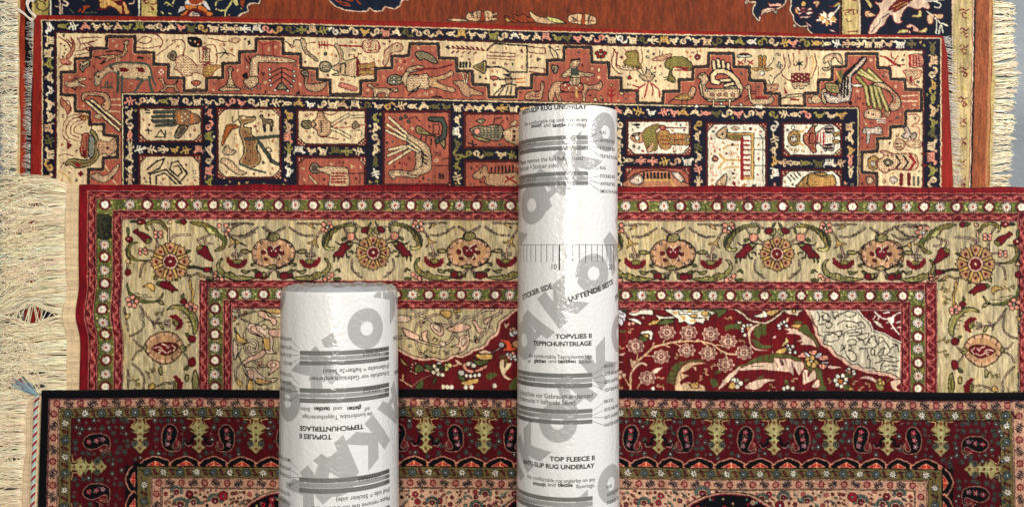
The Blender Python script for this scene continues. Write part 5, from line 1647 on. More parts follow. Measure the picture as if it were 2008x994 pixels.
# medallion corner, scalloped edge of the rust field
draw(A, """
w: 270 0 7.437
f u: 300,-900 300,240 1480,240 1500,215 1600,170 1615,70 1680,50 1780,60 1790,-40 1900,-300 1900,-900
c q 2.6: 1470,235 1520,200 1605,175 1605,100 1650,60 1780,50 1785,-40 1850,-120
l k 1.4: 1490,245 1530,212 1622,185 1622,110 1660,72 1795,65 1800,-30
c m 2.4: 100,30 130,60 160,40; 180,60 240,70 270,40; 190,100 240,150 200,140; 90,20 150,0
c h 2.6: 80,180 130,100 190,70; 150,190 210,180 260,195
f g: 130,190 170,170 220,190
s W k 1.4: 570,200 600,140 620,100 680,80 690,20 720,0 760,60 700,130 640,170
s W k 1.4: 940,40 990,20 1030,80 1060,150 1000,130
s o k 1.5: 690,75 850,90 860,130 740,150 690,120
s o k 1.5: 860,110 910,70 980,110 1020,150 1000,200 900,160
s o k 1.5: 610,230 660,180 730,150 720,200 690,235
s o k 1.5: 990,230 1000,170 1090,180 1080,235
c m 5: 690,235 780,150 860,145 950,190 990,235
s q m 1.5: 740,235 760,190 830,170 900,235
s W k 1.2: 800,210 850,180 900,215
s f q 2: 740,-30 750,40 800,75 870,70 950,30 950,-30
s v k 1.2: 410,20 450,40 560,130 480,90 420,100 430,60 380,70
c v 3: 510,50 530,10; 340,180 370,205; 450,205 480,200
s v k 1.2: 1120,80 1140,20 1260,-20 1250,0 1170,25 1140,90
c v 3.4: 1380,0 1330,90 1280,150 1270,230; 1140,130 1200,155 1290,150
s v k 1.2: 1380,0 1440,-10 1480,90 1550,145 1500,135 1480,80 1430,85
f f: 1490,0 1560,0 1540,120 1490,60
d q k 18: 1330,215 1140,135
# upper medallion
w: 620 0 3.462
f u: 60,-60 90,10 130,45 200,70 290,80 345,75 362,55 400,80 450,75 470,45 530,65 570,40 575,5 640,-10 660,-60
l q 2.2: 60,-60 95,12 135,48 200,72 290,83 345,78 364,58 400,83 452,77 468,47 530,67 572,42 577,8 640,-6 660,-60
c f 2.5: 130,0 180,35 230,40; 160,10 220,30; 260,-10 300,30; 200,0 250,10
s e k 1.4: 1030,85 1060,95 1050,110 1075,80 1110,72 1120,90 1115,140 1020,135
s e k 1.4: 1140,80 1180,75 1200,95 1220,85 1230,100 1200,110 1230,135 1140,140
s f k 1.2: 1112,140 1120,90 1140,80 1145,140
s v k 1.2: 1035,85 1060,95 1065,110
s f k 1.6: 1280,110 1340,125 1340,100 1380,115 1400,95 1440,120 1480,125 1480,155 1320,150
s e k 1.5: 880,135 930,128 1000,130 1030,145 940,145
s e k 1.5: 1450,80 1500,110 1540,120 1600,125 1700,160 1500,155
s v k 1.3: 1560,115 1640,130 1690,160 1600,150
s y k 1.3: 1280,125 1320,140 1300,150
s e k 1.5: 1715,150 1712,115 1740,100 1800,95 1860,105 1895,125 1895,165 1800,168
s f k 1.2: 1800,165 1808,100 1822,102 1825,168
s v k 1.2: 1730,115 1755,125 1765,140; 1860,110 1840,130 1850,145
l k 1.3: 1770,105 1775,160; 1850,110 1850,160; 1740,120 1760,160; 1875,120 1860,160; 1060,90 1070,130; 1090,80 1095,130; 1165,85 1170,130; 1195,105 1190,135; 1330,130 1380,150; 1420,125 1440,150
l m 1.6: 1045,120 1110,120; 1150,120 1220,120; 1730,145 1800,145; 1830,145 1890,145
# right: navy corner
w: 1440 0 7.723
f u: 330,-900 300,90 275,180 330,290 380,325 400,250 520,180 700,120 800,20 860,-40 850,160 900,300 950,370 1100,400 1180,520 1180,900 1600,900 1600,-900
D k q 2.2: 180,5 240,35 320,45 290,120 280,190 330,280 378,315 390,260 440,205 520,180 640,140 740,90 800,-10
D k q 2.2: 850,-40 862,60 850,160 890,240 900,300 960,380 1030,405 1110,395 1120,450 1190,510
s q m 1.4: 415,170 480,130 580,125 640,140 520,165 430,225 400,260
s P m 1.4: 505,40 560,70 680,55 720,80 690,105 620,95 545,105
d q k 30: 180,45 630,185 920,395
d k - 10: 185,48 635,190 925,398
d y k 40: 1050,65
s w m 1.4: 925,130 980,110 1000,150 1050,120 1100,145 1150,120 1180,150 1120,160 1050,140 990,165
s w m 1.4: 920,170 960,220 1010,210 1060,180 1110,220 1150,220 1200,190 1160,180 1100,190 1060,165 1000,190
s w m 1.4: 980,245 1020,280 1060,265 1110,280 1170,240 1110,250 1060,245 1010,258
s y m 1.2: 925,140 960,150 970,210 930,200
s e m 1.4: 1200,40 1240,15 1300,40 1280,80 1250,120 1230,80
s w m 1.4: 1240,300 1290,270 1260,240 1310,245 1290,200 1340,205 1350,165 1390,190 1420,230 1450,190 1500,185 1530,210 1500,260 1570,300 1530,320 1560,350 1480,340 1480,390 1440,370 1400,400 1380,350 1320,370 1330,330 1250,325
d y - 40: 1340,280 1500,290 1420,340
c m 1.6: 1380,290 1440,260; 1400,300 1450,340; 1400,240 1440,280
s v m 1.2: 1425,90 1500,95 1560,50 1620,40 1570,90 1500,105
c w 2.4: 1620,70 1560,150 1510,200
s W m 1.2: 1070,330 1150,370 1170,410 1110,370
s W m 1.2: 1440,440 1490,455 1550,490 1470,475
""")
A.win = (0, 0, 1)
A.rect(1648, -130, 1652, 470, 'k'); A.rect(1652, -130, 1684, 470, GB); A.rect(1684, -130, 1687, 470, 'q'); A.rect(1687, -130, 1691, 470, 'k')
A.fill([(1690, -130), (1868, -130), (1868, 120), (1690, 120)], NV)
draw(A, """
w: 1440 0 7.723
c m 1.8: 1660,170 1720,150 1840,155 1855,200 1810,225; 1690,240 1680,200 1740,190 1760,220; 1700,290 1730,330 1775,320; 1800,160 1810,220; 1720,180 1770,160; 1780,0 1840,20 1855,-20
f m: 1690,490 1760,470 1800,480 1880,470 1860,495
w: 1660 0 4.971
# the leaping deer
s q m 1.8: 210,330 240,230 290,160 320,90 270,20 330,30 370,-20 450,-60 720,-60 810,60 790,95 740,80 700,100 650,90 600,70 560,110 520,200 545,215 500,240 450,210 440,160 400,170 370,240 330,270 300,300 280,330
s m - 0: 400,100 450,40 520,-10 640,0 600,40 560,60 480,90 420,110; 440,120 500,70 590,50 480,120
c n 1.6: 240,320 260,290 310,240 330,190 380,160 410,140
l y 1.4: 450,70 560,20; 480,90 590,30
s v m 1.2: 175,-10 230,20 250,70 225,75 200,40
d e m 32: 205,140
s e m 1.2: 190,140 240,130 280,155 230,170
s v m 1.2: 700,110 725,115 720,170 635,170 650,150 690,150
c w 2.6: 760,20 860,15 920,50 900,80 860,75; 860,15 900,0 950,0
s e m 1.4: 790,150 900,140 940,150 935,185 880,185 850,160 840,230 790,230
c w 2.4: 860,180 880,220 870,330; 890,200 920,250 940,320; 780,115 830,150
l w 3: 930,230 985,255; 900,330 910,260
s P m 1.4: 580,260 620,240 680,270 700,310 650,310 640,270 600,280
s v m 1.2: 490,325 540,290 600,300 590,325
s v m 1.2: 690,320 740,290 780,275 770,320
d q m 14: 610,320
""")
A.win = (0, 0, 1)
A.rect(1863.5, -130, 1866.5, 470, 'k'); A.rect(1866.5, -130, 1869.5, 470, 'q')
def wA(x, y): return x+(-7.0*np.clip(np.asarray(y, float)/365, -.3, 1.3)), y
A.warp = wA
A.rect(1869.5, -130, 1908, 470, (190, 166, 114)); A.rect(1908, -130, 1910, 470, 'q'); A.rect(1910, -130, 1913.5, 470, 'k'); A.rect(1907, -130, 1908, 470, 'm')
A.rect(1913.5, -130, 1946, 470, (150, 82, 50)); A.rect(1940, -130, 1946, 470, (176, 122, 78))
ra = random.Random(3)
for _ in range(420):
    x = ra.uniform(1916, 1938); y = ra.uniform(-120, 460); l = ra.uniform(4, 22)
    A.line([(x, y), (x+ra.uniform(-.6, .6), y+l)], ra.choice([(126, 62, 36), (136, 70, 42), (166, 96, 60)]), 1.1)
for y, k in ((27, 0), (65, 1), (98, 0), (142, 1), (200, 1), (240, 0), (278, 1), (322, 0), (358, 1), (-20, 1)):
    x = 1892
    A.line(spline([(x-9, y-6), (x-3, y-9), (x+2, y-4), (x+8, y-8)], False), 'm', 2.4); A.line(spline([(x-3, y-2), (x+4, y+1), (x+8, y+5)], False), 'm', 2.6)
    if k: A.disc(x+3, y+6, 4.4, 'm'); A.disc(x+3, y+6, 1.8, GB)
    else: A.line(spline([(x-4, y+2), (x-2, y+8), (x+5, y+8)], False), 'm', 2.2)
    A.line([(x-8, y), (x-3, y+1)], 'm', 1.6)
for _ in range(260):
    x = ra.uniform(1872, 1905); y = ra.uniform(-100, 460); A.disc(x, y, ra.uniform(1.4, 3), ra.choice([(176, 156, 92), (200, 174, 128), (166, 146, 84), (204, 180, 136)]), n=7)
imgA = A.done(); A = None

# ---------------------------------------------------------------- floor
fm, nt, b = nodes('painted_concrete')
tc = nt.nodes.new('ShaderNodeTexCoord'); n1 = nt.nodes.new('ShaderNodeTexNoise'); n1.inputs['Scale'].default_value = 9; n1.inputs['Detail'].default_value = 6
rp = nt.nodes.new('ShaderNodeValToRGB'); rp.color_ramp.elements[0].position = .3; rp.color_ramp.elements[1].position = .75
rp.color_ramp.elements[0].color = (*s2l((112, 118, 122)), 1); rp.color_ramp.elements[1].color = (*s2l((140, 146, 150)), 1)
nt.links.new(tc.outputs['Object'], n1.inputs['Vector']); nt.links.new(n1.outputs['Fac'], rp.inputs['Fac']); nt.links.new(rp.outputs['Color'], b.inputs['Base Color'])
b.inputs['Roughness'].default_value = .45
add_bump(nt, b, 160, .15, .002, 3); add_bump(nt, b, 14, .15, .01, 3)
g = 4.0
fl = link('floor', mesh_np('floor', np.array([(-g, -g, 0), (g, -g, 0), (g, g, 0), (-g, g, 0)], float), np.array([[0, 1, 2, 3]])), None, [fm])
fl['kind'] = 'structure'

# ---------------------------------------------------------------- the four rugs
STEP = 1.25
def ax_(*spans):
    "knot coordinates: (from, to, step) spans, joined"
    out = []
    for a, b, s in spans: out += list(np.arange(a, b-1e-6, s))
    out.append(spans[-1][1]); return out
silk = pile_mat('silk_pile', .10, .62, .35)
wool = pile_mat('wool_pile', .05, .9, .5)
yarn = pile_mat('cotton_yarn', .12, .85, .15)
LV = dict(A=.0068, B=.0140, C=.0214, D=.0300)

tA = thing('rug', 'rust coloured silk rug with navy medallions and cream fringe, lying underneath the others', 'rug', (0, 0, 0))
tB = thing('rug', 'pictorial rug with stepped salmon border and panels of animals and people', 'rug', (0, 0, 0))
tC = thing('rug', 'red edged silk rug with green rosette bands and long tangled cream fringe', 'rug', (0, 0, 0))
tD = thing('rug', 'dark red paisley rug with black edge and striped cream end', 'rug', (0, 0, 0))
for i, t in enumerate((tA, tB, tC, tD)): t['group'] = 'oriental rugs overlapping on the floor'

def soft(a, sx, sy, ph):
    return lambda X, Y: a*(np.sin(X/sx+ph)*np.sin(Y/sy+ph*1.7)+.6*np.sin(X/(sx*.43)+Y/(sy*1.3)+ph))
us = ax_((38, 540, STEP), (540, 1440, 1.6), (1440, 1948, STEP)); vs = ax_((-110, -6, 12), (-6, 74, STEP), (74, 380, 2.2), (380, 440, 20))
def posA(u, v): return u+np.clip(np.interp(v, [0, 365], [0, 1]), -.3, 1.2)*np.interp(u, [38, 60, 1860, 1948], [-4, 0, 0, -5])+np.interp(u, [38, 42, 1940, 1948], [1, 0, 0, 1])*1.2*np.sin(v/17), v
rug_surface('pile', us, vs, posA, imgA, (30, -120), LV['A'], .0058, tA, silk, 1, .19, 0, soft(.0013, 90, 70, .3), 5)
imgA = None

def eB(x): return np.interp(x, [60, 110, 400, 820, 1220, 1620, 1850], [29, 29.5, 32.3, 41.5, 57, 65.5, 69.5])
def posB(u, v):
    # u: 0..1793 across, v from the upper selvedge down
    lx = np.interp(v, [0, 40, 170, 320, 620], [67, 64, 59, 57, 44]); rx = np.interp(v, [0, 40, 300, 620], [1852, 1860, 1871, 1882])
    t = u/1793.0; X = 62+u
    X = X+np.interp(t, [0, .014, .05, .97, .99, 1], [1, 1, 0, 0, 1, 1])*np.where(t < .5, lx-62, rx-1855)
    y0 = eB(X); return X, np.where(v < 12, y0+v, y0+v+(29+oB(X)-y0)*np.clip((v-12)/25, 0, 1))
us = ax_((0, 1793, STEP)); vs = ax_((0, 345, STEP), (345, 620, 8))
rug_surface('pile', us, vs, posB, imgB, (40, 20), LV['B'], .0068, tB, silk, 2, .15, 0, soft(.0013, 110, 80, 1.1), 6)
imgB = None

def zC(X, Y):
    g = 1/(1+np.exp((X-235)/32.0))
    return g*(.0065*np.exp(-((Y-628)/24)**2)-.0012*np.exp(-((Y-575)/30)**2))+.0016*np.sin(X/110)*np.sin(Y/70+1)+.0005*np.sin(X/37+Y/60)*np.exp(-((Y-372)/40)**2)
def posC(u, v):
    X = u+0*v; X2, _ = wC(X, v)
    Y = v+4.0*(X-300)/1400
    edge = np.exp(-((v-362)/10)**2)
    return np.where(X < 330, X2, X), Y+edge*(1.1*np.sin(X/47)+.8*np.sin(X/18+2)+.8*np.sin(X/150))
us = ax_((152, 2012, STEP), (2012, 2080, 4)); vs = ax_((362, 772, STEP), (772, 860, 8))
rug_surface('pile', us, vs, posC, imgC, (140, 355), LV['C'], .0072, tC, silk, 3, .22, .6, zC, 7)
imgC = None

def posD(u, v):
    X, Y = wD(u, v); return X, Y
def zD(X, Y):
    return .0010*np.exp(-((Y-771)/9)**2)+.0007*np.sin(X/120)*np.sin(Y/60)
us = ax_((78.5, 2012, STEP), (2012, 2140, 8)); vs = ax_((765, 1000, STEP), (1000, 1032, 4))
rug_surface('pile', us, vs, posD, imgD, (60, 755), LV['D'], .0084, tD, wool, 4, .12, 0, zD, 8, .12)
imgD = None

# ---------------------------------------------------------------- flat-woven ends and fringes
def strip(name, left, right, ys, z, parent, cols, seed, nx=24, thick=.0022):
    "flat kilim end between two edge curves (photo plan)"
    ys = np.asarray(ys, float); t = np.linspace(0, 1, nx)
    L = np.array([left(y) for y in ys]); R = np.array([right(y) for y in ys])
    X = L[:, None]*(1-t)+R[:, None]*t; Y = np.repeat(ys[:, None], nx, 1)
    Z = np.full(X.shape, z)+(zC(X, Y) if parent is tC else 0); Z[:, 0] -= .0012
    k = (H-z)/F; P = np.stack([(X-1004)*k, -(Y-497)*k, Z], -1); h, w = X.shape
    rng = np.random.default_rng(seed); C = cols(X, Y, t[None, :]+0*X)
    C = C*(1+.05*rng.standard_normal((h, w, 1))+.05*rng.standard_normal((h, 1, 1)))
    idx = np.arange(h*w).reshape(h, w); Q = np.stack([idx[:-1, :-1], idx[1:, :-1], idx[1:, 1:], idx[:-1, 1:]], -1).reshape(-1, 4)
    ring = np.concatenate([idx[0, :], idx[1:, -1], idx[-1, ::-1][1:], idx[::-1, 0][1:-1]])
    PV = P.reshape(-1, 3); low = PV[ring].copy(); low[:, 2] -= thick
    b = len(PV); m = len(ring); i = np.arange(m)
    QS = np.stack([ring, np.roll(ring, -1), b+(i+1) % m, b+i], 1); CV = C.reshape(-1, 3)
    return link(name, mesh_np(name, np.vstack([PV, low]), np.vstack([Q, QS]), np.vstack([CV, CV[ring]])), parent, [yarn])

def fringe(name, parent, n, xb, y0, y1, length, side, z0, z1, rad, col, flow, seed, k=10, clump=.5, csp=13., wob=1.0, jit=.08, hgt=.0055):
    """yarns hang from x=xb(y) and run out to the left (side -1) or right (+1); neighbours gather into locks"""
    rng = np.random.default_rng(seed)
    yb = np.sort(rng.uniform(y0, y1, n)); s = np.linspace(0, 1, k)[None, :]
    cent = []; y = y0-5
    while y < y1+10: cent.append(y); y += rng.uniform(.6, 1.5)*csp
    cent = np.array(cent); near = cent[np.argmin(np.abs(yb[:, None]-cent[None, :]), 1)]
    L = length(yb, rng)[:, None]
    st = np.clip(rng.normal(clump, .25, n), -.2, .95)[:, None]
    X = xb(yb)[:, None]+side*L*s
    Y = yb[:, None]+(near-yb)[:, None]*st*s**.8
    a1, a2 = rng.normal(0, wob*2.6, (n, 1)), rng.normal(0, wob*1.7, (n, 1)); p1, p2 = rng.uniform(0, 6.3, (n, 1)), rng.uniform(0, 6.3, (n, 1))
    Y = Y+a1*s*np.sin(3.2*s+p1)+a2*s*np.sin(7.5*s+p2)
    X, Y = flow(X, Y, yb[:, None], s, rng)
    lay = rng.uniform(0, 1, (n, 1))
    Z = z0+(z1-z0)*np.clip(s*1.4, 0, 1)+lay*hgt*np.clip(s*6, 0.15, 1)+.0006*np.sin(9*s+p1)
    kk = (H-Z)/F
    P = np.stack([(X-1004)*kk, -(Y-497)*kk, Z], -1)
    C = np.array(col)[None, :]*(1+rng.normal(0, jit, (n, 1)))+rng.normal(0, 3, (n, 3))
    return threads(name, P, rad*rng.uniform(.75, 1.2, n), np.clip(C, 0, 255), parent, yarn)

CREAM = (232, 214, 174)
# rust rug: left and right
def flA(X, Y, yb, s, rng): return X, Y+3*s*np.sin(yb/23)+2.5*s*np.sin(yb/9.0)
fringe('fringe', tA, 720, lambda y: np.interp(y, [-60, 0, 130, 350, 420], [36, 35, 37, 33, 32]), -60, 420, lambda y, r: r.normal(36, 4, len(y))-8*np.clip((y-150)/150, 0, 1), -1, .004, .0005, .00080, (250, 236, 206), flA, 31, 10, .6, 10, 2.0)
strip('flat_woven_end', lambda y: np.interp(y, [-60, 130, 350, 420], [31, 33, 29, 28]), lambda y: np.interp(y, [-60, 0, 130, 350, 420], [40, 40, 42, 38, 37]), np.arange(-60, 421, 3.), .0056, tA, lambda X, Y, t: np.array((206, 180, 132))+0*X[..., None], 5, 8)
def flA2(X, Y, yb, s, rng): return X, Y+s*(-2+4*np.sin(yb/31+.8))+2*s*np.sin(yb/11.0)
fringe('fringe', tA, 860, lambda y: np.interp(y, [-60, 0, 110, 165, 365, 440], [1946, 1946, 1947, 1950, 1941, 1939]), -60, 440, lambda y, r: r.normal(40, 4, len(y))+7*np.exp(-((y-150)/22)**2)-9*np.exp(-((y-215)/10)**2)-5*np.clip((y-240)/120, 0, 1), 1, .004, .0005, .00070, (250, 234, 202), flA2, 32, 8, .68, 11, 1.2)
strip('flat_woven_end', lambda y: np.interp(y, [-60, 0, 365, 440], [1943, 1943, 1937, 1936]), lambda y: np.interp(y, [-60, 0, 110, 165, 365, 440], [1949, 1949, 1949, 1953, 1944, 1942]), np.arange(-60, 441, 3.), .0056, tA, lambda X, Y, t: np.array((196, 172, 112))+0*X[..., None], 6, 6)
# pictorial rug: short thin fringes, a loose lock at the upper left corner
WH = (238, 228, 214)
def flB(X, Y, yb, s, rng): return X, Y-2*s+2*s*np.sin(yb/14)
fringe('fringe', tB, 560, lambda y: np.interp(y, [30, 70, 200, 350, 650], [66, 64, 59, 57, 44])+2, 40, 650, lambda y, r: np.clip(r.normal(11, 4, len(y)), 3, 18), -1, .0112, .0078, .00026, WH, flB, 33, 6, .2, 8, .8)
fringe('fringe', tB, 720, lambda y: np.interp(y, [69, 110, 365, 650], [1850, 1858, 1871, 1880])-1, 72, 650, lambda y, r: np.clip(r.normal(15, 4, len(y)), 4, 24), 1, .0114, .0078, .00024, WH, lambda X, Y, yb, s, rng: (X, Y+4*s), 34, 6, .1, 8, .9)
rg = np.random.default_rng(9); PP = []
for i in range(34):
    a = i/33.0; s = np.linspace(0, 1, 14)
    x0, y0 = 68-4*a+rg.normal(0, 1), 31+14*a
    if i < 16:   # curls up and over
        pts = spline([(x0+4, y0), (60+rg.normal(0, 1.5), 24+rg.normal(0, 1)), (52+a*6+rg.normal(0, 1), 12), (54+rg.normal(0, 2)+a*8, 2), (60+rg.normal(0, 2), -4+rg.normal(0, 3)), (66+rg.normal(0, 2), 4+rg.normal(0, 3))], False, 3)
    else:        # runs out over the corner
        pts = spline([(x0, y0), (56, 30+a*8), (48+rg.normal(0, 1), 22+a*8), (38+rg.normal(0, 1.5), 14+a*9+rg.normal(0, 1)), (36+rg.normal(0, 1), 13+a*9), (35, 12+a*9)], False, 3)
    pts = np.asarray(pts)[:16]
    z = .0140+.002*np.sin(np.linspace(0, 3, len(pts)))+.0008*rg.random(); k = (H-z)/F
    PP.append(np.stack([(pts[:, 0]-1004)*k, -(pts[:, 1]-497)*k, z+0*k], 1))
threads('fringe_lock', PP, np.full(len(PP), .00042), np.array([WH]*len(PP))*1.0, tB, yarn)
# red rug: flat end and the long tangled fringe with a gap in it
def cxl(y): return 128+float(wC(152, y)[0]-152)*1.0+1.2*np.sin(y/40)
def cxr(y): return float(wC(152, y)[0])+3
strip('flat_woven_end', cxl, cxr, np.arange(360, 860, 2.5), .0186, tC, lambda X, Y, t: np.array((228, 200, 158))*(1-.06*(np.abs(t-.42) < .03))[..., None], 7, 20)
def flC(X, Y, yb, s, rng):
    up = np.interp(yb, [355, 372, 400, 440, 500, 560, 600, 640, 700, 760, 800, 860], [-17, -12, 10, 24, 20, 30, 6, 20, 12, 8, 6, 4])
    Y = Y+up*s**2*np.interp(yb, [355, 380], [1, 1])
    Y = Y+np.interp(yb, [355, 372, 400], [-12, -8, 0])*np.sin(np.clip(s*1.3, 0, 1)*math.pi)
    tang = np.clip((52-X)/50, 0, 1)
    Y = Y+tang*(16*np.sin(yb/27+rng.normal(0, .8, yb.shape))+rng.normal(0, 7, yb.shape))*np.clip(s-.4, 0, 1)*1.3
    for gx, gy, rx, ry in ((63, 617, 30, 12), (58, 600, 14, 3), (70, 402, 20, 3.0), (68, 436, 14, 2.5), (92, 510, 16, 2), (60, 538, 14, 2.2), (62, 551, 14, 2.2), (74, 756, 14, 3.5)):
        d = (Y-gy); w = np.exp(-((X-gx)/rx)**2)
        Y = Y+np.sign(d)*ry*w*np.exp(-(d/(ry*2.2))**2)*(1.4 if ry > 8 else 1.35)
    return X, Y
fringe('fringe', tC, 900, lambda y: np.array([cxl(v) for v in y])+3, 362, 850, lambda y, r: np.clip(r.normal(128, 20, len(y)), 60, 175), -1, .0172, .0150, .00074, (254, 234, 198), flC, 35, 18, .6, 15, 3.6, .09)
# a few stray yarns over the fringe
rg = np.random.default_rng(19); PP = []
for i in range(170):
    x = rg.uniform(0, 75); y = rg.uniform(370, 770); y = y+(70 if 570 < y < 665 else 0); a = rg.uniform(0, 6.28); r0 = rg.uniform(8, 26); t = np.linspace(0, rg.uniform(1.2, 3.6), 14)
    X = x+r0*np.cos(a+t)*1.2; Y = y+r0*np.sin(a+t)*.7; z = .0222+.001*np.sin(t*2+i); k = (H-z)/F
    PP.append(np.stack([(X-1004)*k, -(Y-497)*k, z], 1))
threads('loose_yarn', PP, np.full(170, .00062), np.array([(254, 236, 204)]*170)*1., tC, yarn)
# black-edged rug: ribbed flat end, twisted cord, fringe and corner tassel
def dL(y): return float(np.interp(y, [772, 795, 830, 885, 900, 940, 1030], [60, 50, 46, 47, 44, 40, 37]))
def dR(y): return float(np.interp(y, [760, 800, 890, 1030], [75, 70, 67, 62]))
ribc = lambda X, Y, t: np.array((228, 200, 162))*(1-.10*(np.sin(t*46) > .45)*(t < .75))[..., None]
strip('flat_woven_end', dL, lambda y: dR(y)+8, np.arange(777, 1032, 2.5), .0266, tD, ribc, 8, 40, .004)
fringe('fringe', tD, 580, lambda y: np.array([dL(v) for v in y])+4, 780, 1032, lambda y, r: np.clip(r.normal(72, 12, len(y)), 40, 100), -1, .0250, .0230, .00072, (254, 232, 198), lambda X, Y, yb, s, rng: (X, Y+7*s*s+5*s*np.sin(yb/17)-np.sign(Y-899)*4*np.exp(-((X-22)/16)**2)*np.exp(-((Y-899)/7)**2)*-1), 36, 14, .65, 12, 2.6)
n = 900; t = np.linspace(0, 1, n); y = 774+t*256; CO = []
for ph, c in ((0, (206, 226, 212)), (2.09, (186, 208, 200)), (4.19, (176, 28, 40))):
    a = t*256/17.0*2*math.pi*1.0+ph
    X = np.array([dR(v) for v in y])+2.4*np.cos(a); Z = .0276+.0017*np.sin(a); k = (H-Z)/F
    CO.append((np.stack([(X-1004)*k, -(y-497)*k, Z], 1), c))
threads('twisted_cord', [c[0] for c in CO], np.full(3, .00155), np.array([c[1] for c in CO])*1., tD, yarn)
rg = np.random.default_rng(29); PP = []; CC = []
for i in range(46):
    ex, ey = 34+rg.normal(0, 7), 748+rg.normal(0, 5); s = np.linspace(0, 1, 10)
    X = 72+(ex-72)*s+rg.normal(0, 2)*np.sin(s*3.1); Y = 774+(ey-774)*s+rg.normal(0, 2)*np.sin(s*3.1); Z = .0262+.003*rg.random()-.002*s; k = (H-Z)/F
    PP.append(np.stack([(X-1004)*k, -(Y-497)*k, Z], 1)); CC.append([(150, 190, 200), (120, 160, 184), (210, 226, 222), (190, 60, 80), (40, 44, 60)][int(rg.integers(0, 5))])
threads('corner_tassel', PP, np.full(46, .0005), np.array(CC)*1., tD, yarn)

# ---------------------------------------------------------------- rolls of rug underlay
def film_mat(name, col, rough=.34, bump=.5):
    m, nt, b = nodes(name)
    b.inputs['Base Color'].default_value = (*s2l(col), 1)
    b.inputs['Roughness'].default_value = rough; b.inputs['Specular IOR Level'].default_value = .4
    b.inputs['Coat Weight'].default_value = .7; b.inputs['Coat Roughness'].default_value = .2
    add_bump(nt, b, 190, bump*.8, .0022, 1.5)
    add_bump(nt, b, 55, bump*.35, .005, 3, (1, .35, 1)); add_bump(nt, b, 14, .35, .012, 2, (1.6, .25, 1))
    cn = [l.from_socket for l in nt.links if l.to_socket == b.inputs['Normal']][0]
    nt.links.new(cn, b.inputs['Coat Normal'])
    return m
film = film_mat('embossed_white_film', (235, 234, 231))
inkg = film_mat('grey_print', (180, 179, 176))
inkd = film_mat('dark_grey_print', (118, 117, 114))
inkm = film_mat('mid_grey_print', (158, 157, 154))
inkk = film_mat('black_print', (34, 33, 34), .4)
inks = film_mat('soft_black_print', (44, 43, 46), .4)
edgem = film_mat('clear_film_edge', (176, 178, 182), .22, .9)
foam = plain_mat('foam_layers', (196, 194, 188), .8, .2, (300, .5, .002, 2))

class Roll:
    def __init__(s, xc, ytop, ybot, r0, r1, base):
        "xc: plan x of the axis; r0 radius at the upper end, r1 at the lower; base: height it rests on"
        s.base = base; s.r0, s.r1 = r0, r1; s.za = base+(r0+r1)/2
        k = (H-s.za)/F; s.X = (xc-1004)*k
        zt = base+2*r0; s.T0 = -(ytop-497)*(H-zt)/F; s.T1 = -(ybot-497)*(H-base-2*r1)/F
        s.k = (H-base-2*(r0+r1)/2)/F
    def R(s, t): return s.r0+(s.r1-s.r0)*np.clip((s.T0-t)/(s.T0-s.T1), 0, 1)
    def wv(s, th, t): return 1+.0010*np.sin(3*th+t*22)+.0007*np.sin(6*th+t*9)
    def at(s, u, t, off=0.):
        r = s.R(t); th = u/((s.r0+s.r1)/2); rr = r*s.wv(th, t)+off
        return np.stack([s.X+rr*np.sin(th), t+0*th, s.base+r+rr*np.cos(th)], -1)
    def sheet(s, px, py):
        dx, dy = (px-1004)/F, -(py-497)/F; r = (s.r0+s.r1)/2; za = s.za
        a = dx*dx+1; b = -2*(dx*s.X+(H-za)); c = s.X**2+(H-za)**2-r*r; D = b*b-4*a*c
        l = (-b-math.sqrt(D))/(2*a) if D > 0 else -b/(2*a)
        th = math.atan2(dx*l-s.X, H-l-za); return r*th, dy*l
def finish(bm, roll, off, name, parent, mat):
    "cut a flat print into narrow strips and bend it round the roll"
    us = [v.co.x for v in bm.verts]
    if not us: return
    st = .0032
    for i in range(int(math.floor(min(us)/st))+1, int(math.ceil(max(us)/st))):
        bmesh.ops.bisect_plane(bm, geom=bm.verts[:]+bm.edges[:]+bm.faces[:], plane_co=(i*st, 0, 0), plane_no=(1, 0, 0), dist=1e-7)
    lim = 1.9*(roll.r0+roll.r1)/2
    kill = [f for f in bm.faces if f.calc_center_median().y > roll.T0-.0006 or abs(f.calc_center_median().x) > lim or f.calc_center_median().y < roll.T1]
    bmesh.ops.delete(bm, geom=kill, context='FACES')
    for v in bm.verts:
        p = roll.at(np.array(v.co.x), np.array(min(v.co.y, roll.T0-.0004)), off); v.co = p
    for f in bm.faces: f.smooth = True
    me = bpy.data.meshes.new(name); bm.to_mesh(me); bm.free()
    return link(name, me, parent, [mat])
_tc = {}
def glyphs(text, bold):
    key = (text, bold)
    if key not in _tc:
        cu = bpy.data.curves.new('lettering', 'FONT'); cu.body = text; cu.size = 1; cu.resolution_u = 3
        cu.offset = .032 if bold else .004
        o = bpy.data.objects.new('lettering', cu); COL.objects.link(o)
        bpy.context.view_layer.update()
        me = bpy.data.meshes.new_from_object(o.evaluated_get(bpy.context.evaluated_depsgraph_get()))
        V = np.array([v.co[:2] for v in me.vertices]) if len(me.vertices) else np.zeros((0, 2)); Fc = [tuple(p.vertices) for p in me.polygons]
        bpy.data.objects.remove(o); bpy.data.curves.remove(cu); bpy.data.meshes.remove(me)
        _tc[key] = (V, Fc)
    return _tc[key]
